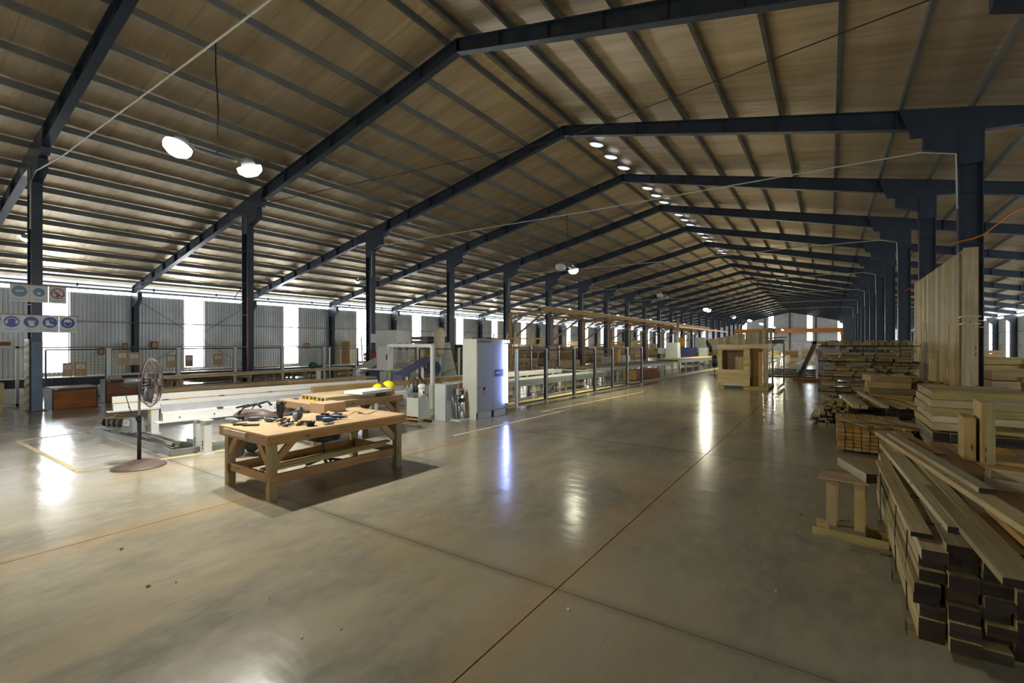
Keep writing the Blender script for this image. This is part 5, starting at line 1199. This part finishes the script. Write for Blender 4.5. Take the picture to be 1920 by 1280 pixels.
# ------------------------------------------------------------------ beyond the right column
G = 'boards of the tall stack beyond the right column'
def xstack(x0, x1, y0, y1, z0, z1, lab, grp, bh=.06, bw=.2, mats=None, jit=.12, skip=.06):
    boards(x0, x1, y0, y1, z0, z1, bw, bh, PINE, lab, grp, along='x', jit=jit, mats=mats or [PINE, GREENPINE, OLDW, BENCHW], skip=skip)
xstack(3.3, 6.3, 13.6, 14.5, .1, .75, 'long board in the lower tier of the stack beyond the near right column', 'lower tier beyond the right column')
xstack(3.4, 6.2, 13.8, 14.6, 1.05, 1.62, 'long board in the upper tier of the stack beyond the near right column', 'upper tier beyond the right column', .09)
for k, x_ in enumerate((3.5, 4.7, 5.9)): tag(MB().box((0, 0, .15), (.12, .9, .29)).build('spacer', OCHRE, loc=(x_, 14.15, .75)), 'spacer block between the two tiers beyond the near right column', 'spacer', 'spacers beyond the right column')
for k, x_ in enumerate((3.5, 4.7, 5.9)): plank((x_, 13.5, 0), (x_, 14.6, 0), .1, .1, OLDW, 'bearer', 'bearer under the stack beyond the near right column', 'bearer', 'bearers beyond the right column')
G = 'scraps heaped beyond the frame stack'
for k in range(26):
    a = random.uniform(-.6, .6); L_ = random.uniform(.5, 1.3); x_, y_ = random.uniform(2.9, 4.6), random.uniform(10.6, 12.2); z_ = .62 + random.uniform(0, .28)
    dx, dy = math.cos(a) * L_ / 2, math.sin(a) * L_ / 2
    plank((x_ - dx, y_ - dy, z_), (x_ + dx, y_ + dy, z_ + random.uniform(-.1, .1)), random.choice([.05, .08]), .03, random.choice([PINE, OCHRE, GREENPINE, BENCHW]), 'scrap', 'thin scrap of wood in the tangled heap beyond the ladder frames', 'scrap', G)
t = thing('scrap_bin', 'open timber crate full of wood scraps beyond the ladder frames', 'crate', (3.75, 11.4, 0))
for sy in (-.85, .85): MB().box((0, sy, .32), (2.1, .04, .6)).build('side_board', BENCHW, t)
for sx in (-1.05, 1.05): MB().box((sx, 0, .32), (.04, 1.66, .6)).build('end_board', OCHRE, t)
MB().box((0, 0, .3), (2.0, 1.6, .55)).build('scrap_fill', OLDW, t)
for k, (x_, y_, L_) in enumerate(((5.5, 20, 3), (5.2, 26, 3), (5.4, 33, 3), (5.4, 41, 3), (9.5, 30, 3.2), (9.5, 40, 3.2), (9.6, 52, 3.2))):
    FARP.append((x_, y_, [4, 5, 3, 5, 6, 4, 5][k], k))
# ------------------------------------------------------------------ the little timber house
t = thing('timber_playhouse', 'small unpainted pine playhouse with porch standing in the aisle', 'playhouse', (-4.05, 22.15, 0), .0)
W, D, H0 = 1.95, 2.5, 1.72
# front wall of lying boards with window and door openings
wx = [onY(u, 22.15) + 4.05 for u in (1354, 1394, 1406, 1428, 1446, 1468)]
for k in range(12):
    z = .12 + k * .14
    segs = [(0, wx[2])] if not (.86 < z + .07 < 1.70) else [(0, wx[0]), (wx[1], wx[2])]
    for a, b in segs: MB().box(((a + b) / 2, 0, z + .07), (b - a, .03, .137)).build('wall_board', PINE, t)
MB().box((W / 2, -.005, 1.83), (W + .02, .04, .20)).build('lintel_board', PINE, t)
for k in range(17):
    x = -.06 + k * .128; MB().box((x + .06, -.06, 2.05 + .012 * k), (.12, .03, .28 + .02 * k)).build('fascia_board', OLDW, t)
for k in range(14):
    y = k * .17; MB().box((.02, y + .1, 1.0), (.03, .165, 1.76)).build('side_board', PINE, t); 
for k in range(12): MB().box((.12 + k * .11, .62, 1.0), (.105, .03, 1.76)).build('back_board', BENCHW if k > 8 else PLY, t)
for k in range(6): MB().box((wx[3] + .04, .35 + k * .3, 1.0), (.03, .29, 1.76)).build('inner_partition_board', OCHRE, t)
MB().box(((wx[2] + wx[3]) / 2, .33, 1.0), (wx[3] - wx[2], .03, 1.76)).build('door_leaf', OCHRE, t)
MB().box((W / 2, 1.2, .09), (W, 2.35, .05)).build('floor_deck', GREENPINE, t); 
for y in (.02, 1.2, 2.3): MB().box((W / 2 + .0, y, .035), (W, .08, .07)).build('floor_joist', GREENPINE, t)
MB().box((.62, -.03, .05), (.75, .03, .1)).build('dark_skid', GREENP, t)
for x, y in ((1.9, .04), (1.9, 2.28), (2.35, 2.3)): MB().box((x, y, 1.0), (.07, .07, 1.9)).build('porch_post', GREENPINE, t)
MB().box((2.3, 1.1, .09), (.06, 2.4, .06)).build('porch_rail', GREENPINE, t)
for y in (.04, 1.15, 2.3): MB().beam((0, y, 1.93), (2.45, y, 2.08), .05, .09).build('roof_rafter', PINE, t)
for k in range(5): MB().beam((-.1, .3 + .45 * k, 2.02), (2.5, .3 + .45 * k, 2.22), .07, .03).build('roof_batten', OLDW, t)
MB().beam((1.95, .06, 1.6), (2.25, .06, 1.98), .04, .07).build('brace', PINE, t)
MB().box((2.3, -.02, 2.02), (.42, .02, .16)).build('dark_print_panel', DGREY, t)
t = thing('covered_stand', 'dark jacket draped over a thin stand left of the playhouse', 'stand', (*P(1340, 700 + 3), 0))
MB().tube([(0, 0, 0), (0, 0, 1.0)], .02, 6).build('pole', BLACK, t); MB().lathe([(.001, 1.22), (.12, 1.2), (.17, 1.1), (.18, .75), (.14, .55), (.001, .5)], 14).build('draped_jacket', BLACK, t); MB().beam((-.3, 0, .02), (.3, 0, .02), .04, .03).beam((0, -.3, .02), (0, .3, .02), .04, .03).build('foot', BLACK, t)
# A-frame stand
t = thing('a_frame_stand', 'orange and teal A-frame panel stand in the aisle before the tall stacks', 'stand', (-.75, 28.9, 0), .0)
MB().box((.0, 0, .07), (1.7, .14, .14)).build('base_rail', ORANGE, t); MB().beam((-.6, 0, .12), (.15, 0, 2.05), .12, .16).build('leaning_beam', GREENP, t); MB().beam((-.5, .02, .1), (.2, .02, 1.9), .08, .07).build('orange_edge', ORANGE, t)
MB().box((.35, .0, 1.98), (.75, .12, .12)).build('top_rail', BENCHW, t); MB().beam((.18, -.06, 1.65), (.95, -.06, .2), .07, .12).build('brace', BENCHW, t); MB().box((.22, .05, .95), (.1, .1, 1.7)).build('white_upright', WHITE, t)
MB().box((.72, .12, 1.0), (.9, .06, 1.7)).build('lilac_panel', LILAC, t)
for y in (-.35, .5): MB().box((.3, y, .05), (1.2, .1, .1)).build('floor_skid', BENCHW, t)
MB().box((.3, .08, .05), (.1, .95, .1)).build('cross_skid', BENCHW, t)
# ------------------------------------------------------------------ timber gallows along the left columns with the long beam
XB = onY(1025, 27.52)
for k in range(9):
    y = 27.40 + 6 * k
    t = thing('timber_gallows', f'timber bracket frame with two braces at the {ORD[k] if k < 8 else "ninth"} column of the long beam', 'bracket frame', (CL + .42, y, 0))
    MB().box((0, 0, 2.05), (.16, .16, 4.1)).build('post', BENCHW if k % 2 else OCHRE, t); MB().box((.0 + (XB - CL - .42) / 2, 0, 4.02), (XB - CL - .1, .1, .16)).build('arm', OCHRE, t)
    MB().beam((.06, 0, 2.2), (2.6, 0, 3.96), .09, .13).build('brace', BENCHW, t); MB().beam((.06, 0, 3.2), (1.15, 0, 3.95), .08, .11).build('brace', BENCHW, t)
MB_ = MB().box((XB, 53, 4.24), (.2, 52.0, .26)); o = MB_.build('long_beam', OCHRE); tag(o, 'very long timber beam carried by the bracket frames along the left columns', 'beam')
tag(MB().box((XB + .05, 53, 4.385), (.34, 52.0, .03)).build('beam_capping', LGREY), 'pale capping strip on the very long timber beam', 'capping')
tag(MB().box((XB + 1.0, 72, 3.9), (.16, 34.0, .2)).build('crane_rail', ORANGE), 'orange rail farther down beyond the long timber beam', 'rail')
for k, y in enumerate((56, 72, 88)): tag(MB().box((XB + 1.0, y, 1.9), (.18, .18, 3.8)).build('rail_post', MGREY), f'{ORD[k]} grey post under the orange rail', 'post')
# ------------------------------------------------------------------ assembly tables further down
bed('assembly_table', 'dark brown decked assembly table just beyond the mesh fence', (-10.6, 21.0), (-9.4, 31.5), .55, 1.9, .16, LGREY, 1.5, BENCHG, 'table', .05)
bed('assembly_table', 'pale decked assembly table, second beyond the mesh fence', (-9.2, 32.5), (-8.0, 44.0), .62, 1.6, .18, LGREY, 1.4, PINE, 'table', .05)
bed('roller_conveyor', 'white roller conveyor running on to the playhouse', (-7.6, 44.5), (-6.6, 64.0), .6, 1.5, .2, WHITE, 1.6, PINE, 'conveyor', .04)
tag(MB().box((-7.2, 34, .02), (.5, 26, .04), rz=-.055).build('timber_kerb', PINE), 'tan strip along the floor edge of the assembly tables', 'strip')
t = thing('storage_box', 'long brown timber box on the floor under the pale assembly table', 'box', (-8.6, 25.5, 0), -.06)
MB().box((0, 0, .28), (.7, 3.2, .5)).build('carcass', BENCHW, t)
for y in (-1.0, 0, 1.0): MB().box((.36, y, .28), (.02, .9, .4)).build('front_panel', CHIP, t)
for k, (y, z) in enumerate(((1.75, .4), (2.1, .15))): MB().box((.1, y, z), (.4, .3, .25)).build('open_cube', PLY, t)
t = thing('timber_chest', 'big tan plywood chest beside the mesh fence posts', 'box', (-13.6, onX(1058, -13.6), 0), -.05)
bw_ = 2.2; MB().box((0, 0, .45), (1.0, bw_, .9)).build('body', PLY, t); MB().box((0, 0, .91), (1.04, bw_ + .04, .03)).build('lid', CARD, t); MB().box((-.45, -.5, 1.3), (.06, 1.0, 1.0)).build('back_board', PLY, t)
# leaning ladders of battens
for k in range(4):
    t = thing('batten_ladder', f'tall batten frame leaning upright behind the fence, {ORD[k]} from the left', 'frame', (-14.6 + .45 * k, 20.0 + .6 * k, 0), .4); t.rotation_euler.x = .0
    for s_ in (-.22, .22): MB().beam((s_ - .25, .1, 0), (s_ + .15, .1, 2.5), .07, .05).build('stile', PINE, t)
    for z in (.4, 1.0, 1.6, 2.2): MB().box((-.25 + .4 * z / 2.5, .1, z), (.44, .05, .07)).build('rung', OCHRE, t)
# machinery in the middle distance
t = thing('blue_machine', 'blue-cased machine with a tall grey mast beside the conveyor', 'machine', (*P(1292, 683), 0)); t.scale = (.8, .8, .9)
MB().box((0, 0, 1.0), (1.7, 1.2, 1.5)).build('blue_casing', DBLUE, t); MB().box((.1, -.3, 1.6), (.16, .16, 3.2)).build('mast', GALV, t); MB().box((1.6, 0, .9), (.9, .8, 1.6)).build('grey_head', LGREY, t); MB().box((1.2, .2, 2.0), (1.1, .4, 1.5)).build('upper_cabinet', GALV, t)
MB().lathe([(.001, 2.9), (.3, 2.85), (.5, 2.4), (.45, 1.9), (.001, 1.8)], 12, (-1.1, .3, -.1)).build('dust_bag', OCHRE, t); MB().box((-1.1, .3, .9), (.2, .2, 1.8)).build('bag_stand', LGREY, t)
MB().box((0, 0, .12), (3.4, 1.4, .24)).build('machine_base', DGREY, t)
t = thing('robot_arm', 'dark jointed robot arm over the conveyor left of the playhouse', 'robot arm', (*P(1319, 680), 0)); t.scale = (.72, .72, .72)
MB().cyl((0, 0, .4), .5, .8, 18).build('pedestal', MGREY, t); MB().tube([(0, 0, .8), (-.3, 0, 1.9), (-.5, 0, 3.0)], .3, 10).build('lower_arm', DGREY, t); MB().tube([(-.5, 0, 3.0), (.5, 0, 2.9), (.9, 0, 2.2), (.9, 0, 1.5)], .24, 10).build('upper_arm', BLACK, t)
MB().tube([(-.3, -.3, 2.9), (.1, -.4, 3.1), (.5, -.35, 2.6), (.4, -.3, 1.6)], .06, 8).build('hose_pack', BLACK, t); MB().box((.4, -.35, 2.2), (.3, .06, .6)).build('white_plate', WHITE, t); MB().box((-.2, -.35, 1.9), (.5, .06, .5)).build('yellow_cover', OCHRE, t)
t = thing('tan_cabinet', 'big tan panelled cabinet just left of the playhouse', 'cabinet', (P(1345, 681)[0] - .2, P(1345, 681)[1] + 2.5, 0))
MB().box((-.4, 0, .65), (1.8, 1.2, 1.3)).build('lower_body', GREENPINE, t); MB().box((-.4, 0, 1.55), (1.8, 1.2, .5)).build('white_band', LGREY, t); MB().box((-.4, 0, 2.1), (1.8, 1.2, .6)).build('upper_panel', PINE, t)
t = thing('grey_machine', 'light grey drilling machine with an angled head beside the conveyor', 'machine', (*P(1262, 686), 0))
MB().box((0, 0, 1.0), (1.1, 1.0, 2.0), taper=.85).build('column', LGREY, t); MB().box((-.8, -.1, 1.3), (.8, .6, .5)).build('head', LGREY, t); MB().box((-.7, -.1, .5), (1.0, .7, .15)).build('table', LGREY, t); MB().box((-.7, -.1, .22), (.5, .5, .44)).build('table_foot', MGREY, t)
tag(MB().cyl((0, 0, 2.1), .12, 4.2, 12).build('steel_pole', GALV, loc=(*P(1271, 684), 0)), 'slim grey steel pole standing between the machines by the conveyor', 'pole')
# pump group between the gallows
t = thing('workshop_machine', 'white bench machine with a yellow helmet beyond the fence corner', 'machine', (*P(1166, 690), 0))
MB().box((0, 0, .5), (1.0, .8, 1.0)).build('cabinet', WHITE, t); MB().box((-1.3, 0, .45), (.6, .6, .9)).build('cabinet', LGREY, t); MB().cyl((-.3, 0, 1.3), .1, .6, 10).build('spindle', MGREY, t); MB().box((-.6, 0, 1.05), (2.0, .5, .08)).build('shelf', MGREY, t)
helmet((P(1148, 640)[0] if False else -13.2, 33.4, 1.72), (0, 0, 0), 'yellow hard hat resting on a post far beyond the mesh fence')
tag(MB().box((0, 0, .86), (.5, .5, 1.715)).build('crate_tower', OCHRE, loc=(-13.2, 33.4, 0)), 'narrow tan crate under the far yellow hard hat', 'crate')
# ------------------------------------------------------------------ packs of timber between the left columns and the wall
PK = [PINE, PINE, PLY, OCHRE, BENCHW]
def pack(x, y, W, D, z0, n, hh, mt, label, lean=0):
    t = thing('timber_pack', label, 'timber pack', (x, y, z0), lean)
    for k in range(n):
        o = MB().box((random.uniform(-.03, .03), random.uniform(-.04, .04), .05 + hh * (k + .5)), (W, D, hh - .03)); o.build('layer', mt, t)
    for s_ in (-.35, .35): MB().box((s_ * W, 0, .025), (.1, D, .05)).build('bearer', OLDW, t)
random.seed(77)
for x_, y_, n_, k in FARP: pack(x_, y_, 3.0, 1.3, 0, n_, .27, [PINE, GREENPINE, BENCHW, OLDW][k % 4], f'{ORD[k]} timber pack along the aisle beyond the right columns')
rows = [(-28.3, 'against the left wall'), (-25.2, 'in the middle row'), (-22.3, 'just behind the left columns')]
for r, (x, wh) in enumerate(rows):
    k = 0; y = [24.5, 26.0, 25.2][r]
    while y < 96 and k < 14:
        n1 = random.choice([3, 4, 5, 6] if r < 2 else [2, 3, 4]); hh = .3 if r < 2 else .26
        mt = random.choice(PK)
        nm = (['first', 'second', 'third', 'fourth', 'fifth', 'sixth', 'seventh', 'eighth', 'ninth', 'tenth', 'eleventh', 'twelfth', 'thirteenth', 'fourteenth'][k])
        pack(x + random.uniform(-.2, .2), y, 1.9, 2.6, 0, n1, hh, mt, f'{nm} timber pack {wh}, counted from the camera')
        if random.random() < .45 and r < 2: pack(x + random.uniform(-.1, .2), y, 1.7, 2.3, .05 + n1 * hh, 2, .28, random.choice([CARD, ENDW, PINE, PLY]), f'timber pack on top of the {nm} pack {wh}')
        y += random.choice([3.2, 4.2, 5.4]); k += 1
pack(-17.2, 26.2, 1.6, 2.2, 0, 3, .3, PLY, 'tan sheet pack between the second and third gallows, beside the fence')
# boards against the wall beside the column
tag(MB().box((0, 0, 1.05), (.05, .7, 2.1)).build('leaning_sheet', OCHRE, loc=(-30.4, onX(648, -30.4), 0)), 'tall orange-brown sheet standing against the left wall by the fence corner', 'sheet')
tag(MB().beam((0, 0, 0), (-.3, .1, 2.4), .1, .05).build('leaning_plank', PINE, loc=(-30.1, onX(680, -30.1), 0)), 'pale plank leaning beside the bright strip by the third column', 'plank')
# far down the aisle
for k, (x, y, L_) in enumerate(((-4.4, 34, 9), (-1.0, 36, 9), (-4.6, 48, 12), (-1.0, 52, 14))):
    bed('steel_trestle_bed', f'low white trestle bed far down the aisle, {ORD[k]} behind the playhouse', (x, y), (x + .2, y + L_), .5, 1.6, .14, WHITE, 2.0, None, 'conveyor')
for k in range(5): tag(MB().box((-2.2, 31.5 + 2.2 * k, .03), (3.2, .14, .06)).build('floor_bar', BLACK), f'{ORD[k]} dark bar lying across the aisle behind the playhouse', 'bar')
random.seed(5)
for k in range(8): pack(-12 + 1.9 * k + random.uniform(-.3, .3), 70 + random.uniform(0, 14), 1.5, 2.2, 0, random.choice([3, 4, 5]), .3, random.choice([OCHRE, PINE, BENCHW, OLDW]), f'{ORD[k]} timber pack across the far end of the aisle, from the left')
for k in range(6): pack(4.6 + random.uniform(-.3, .4), 58 + 9 * k, 2.2, 2.6, 0, random.choice([4, 5, 6]), .3, random.choice([OCHRE, PINE, OLDW]), f'{ORD[k]} distant timber pack behind the right columns')
t = thing('gantry_crane', 'orange gantry crane spanning the far end of the hall', 'crane', (RX, 122, 0))
MB().box((0, 0, 4.75), (21.0, .5, .95)).build('bridge_girder', ORANGE, t); MB().box((-2.7, 0, 4.9), (1.3, 1.0, 1.1)).build('hoist_trolley', DGREY, t)
for sx in (-10.3, 10.3): MB().box((sx, 0, 4.0), (.5, 2.4, .5)).build('end_truck', ORANGE, t); MB().box((sx, 0, 1.9), (.35, .35, 3.75)).build('leg', ORANGE, t)
# ------------------------------------------------------------------ floor tape and litter
def tape(label, a, b, w_=.075):
    m = MB().beam((*a, .003), (*b, .003), w_, .004); tag(m.build('floor_tape', TAPE), label, 'floor marking')
tape('yellow floor tape running in front of the pedestal fan', (-13.43, 2.23), (-9.45, 2.23)); tape('yellow floor tape running past the fan base toward the white posts', (-9.45, 2.23), (-9.10, 4.6)); tape('yellow floor tape going back from the far left corner', (-13.43, 2.23), (-13.6, 3.3))
tape('long yellow floor tape in front of the control cabinet', (-6.58, 7.52), (-6.35, 12.1)); tape('yellow floor tape set back along the mesh fence', (-6.82, 11.6), (-6.2, 18.6)); tape('short cross piece joining the two tapes by the fence', (-6.82, 11.6), (-6.38, 11.9))
random.seed(31)
lit = [(1065, 1143, WHITE, .022), (565, 1196, PAPER, .02), (278, 1100, BENCHW, .03), (228, 1030, BENCHW, .03), (771, 998, PAPER, .012), (1262, 942, BLACK, .012), (1138, 840, BLACK, .02), (1503, 965, BLACK, .02), (1455, 1108, PAPER, .014), (1408, 1025, PAPER, .012), (330, 1092, BLACK, .012), (506, 1122, BLACK, .01), (900, 1000, BENCHW, .014), (1590, 975, BLACK, .015), (640, 1180, BENCHW, .012), (1500, 998, PAPER, .014)]
for u, v, mt, s_ in lit:
    x_, y_ = P(u, v); tag(MB().box((0, 0, s_ * .3), (s_, s_ * .6, s_ * .6), rz=random.uniform(0, 3), taper=.6).build('litter_chip', mt, loc=(x_, y_, .001)), 'small loose chip of litter on the bare concrete floor', 'litter', 'litter chips on the floor')
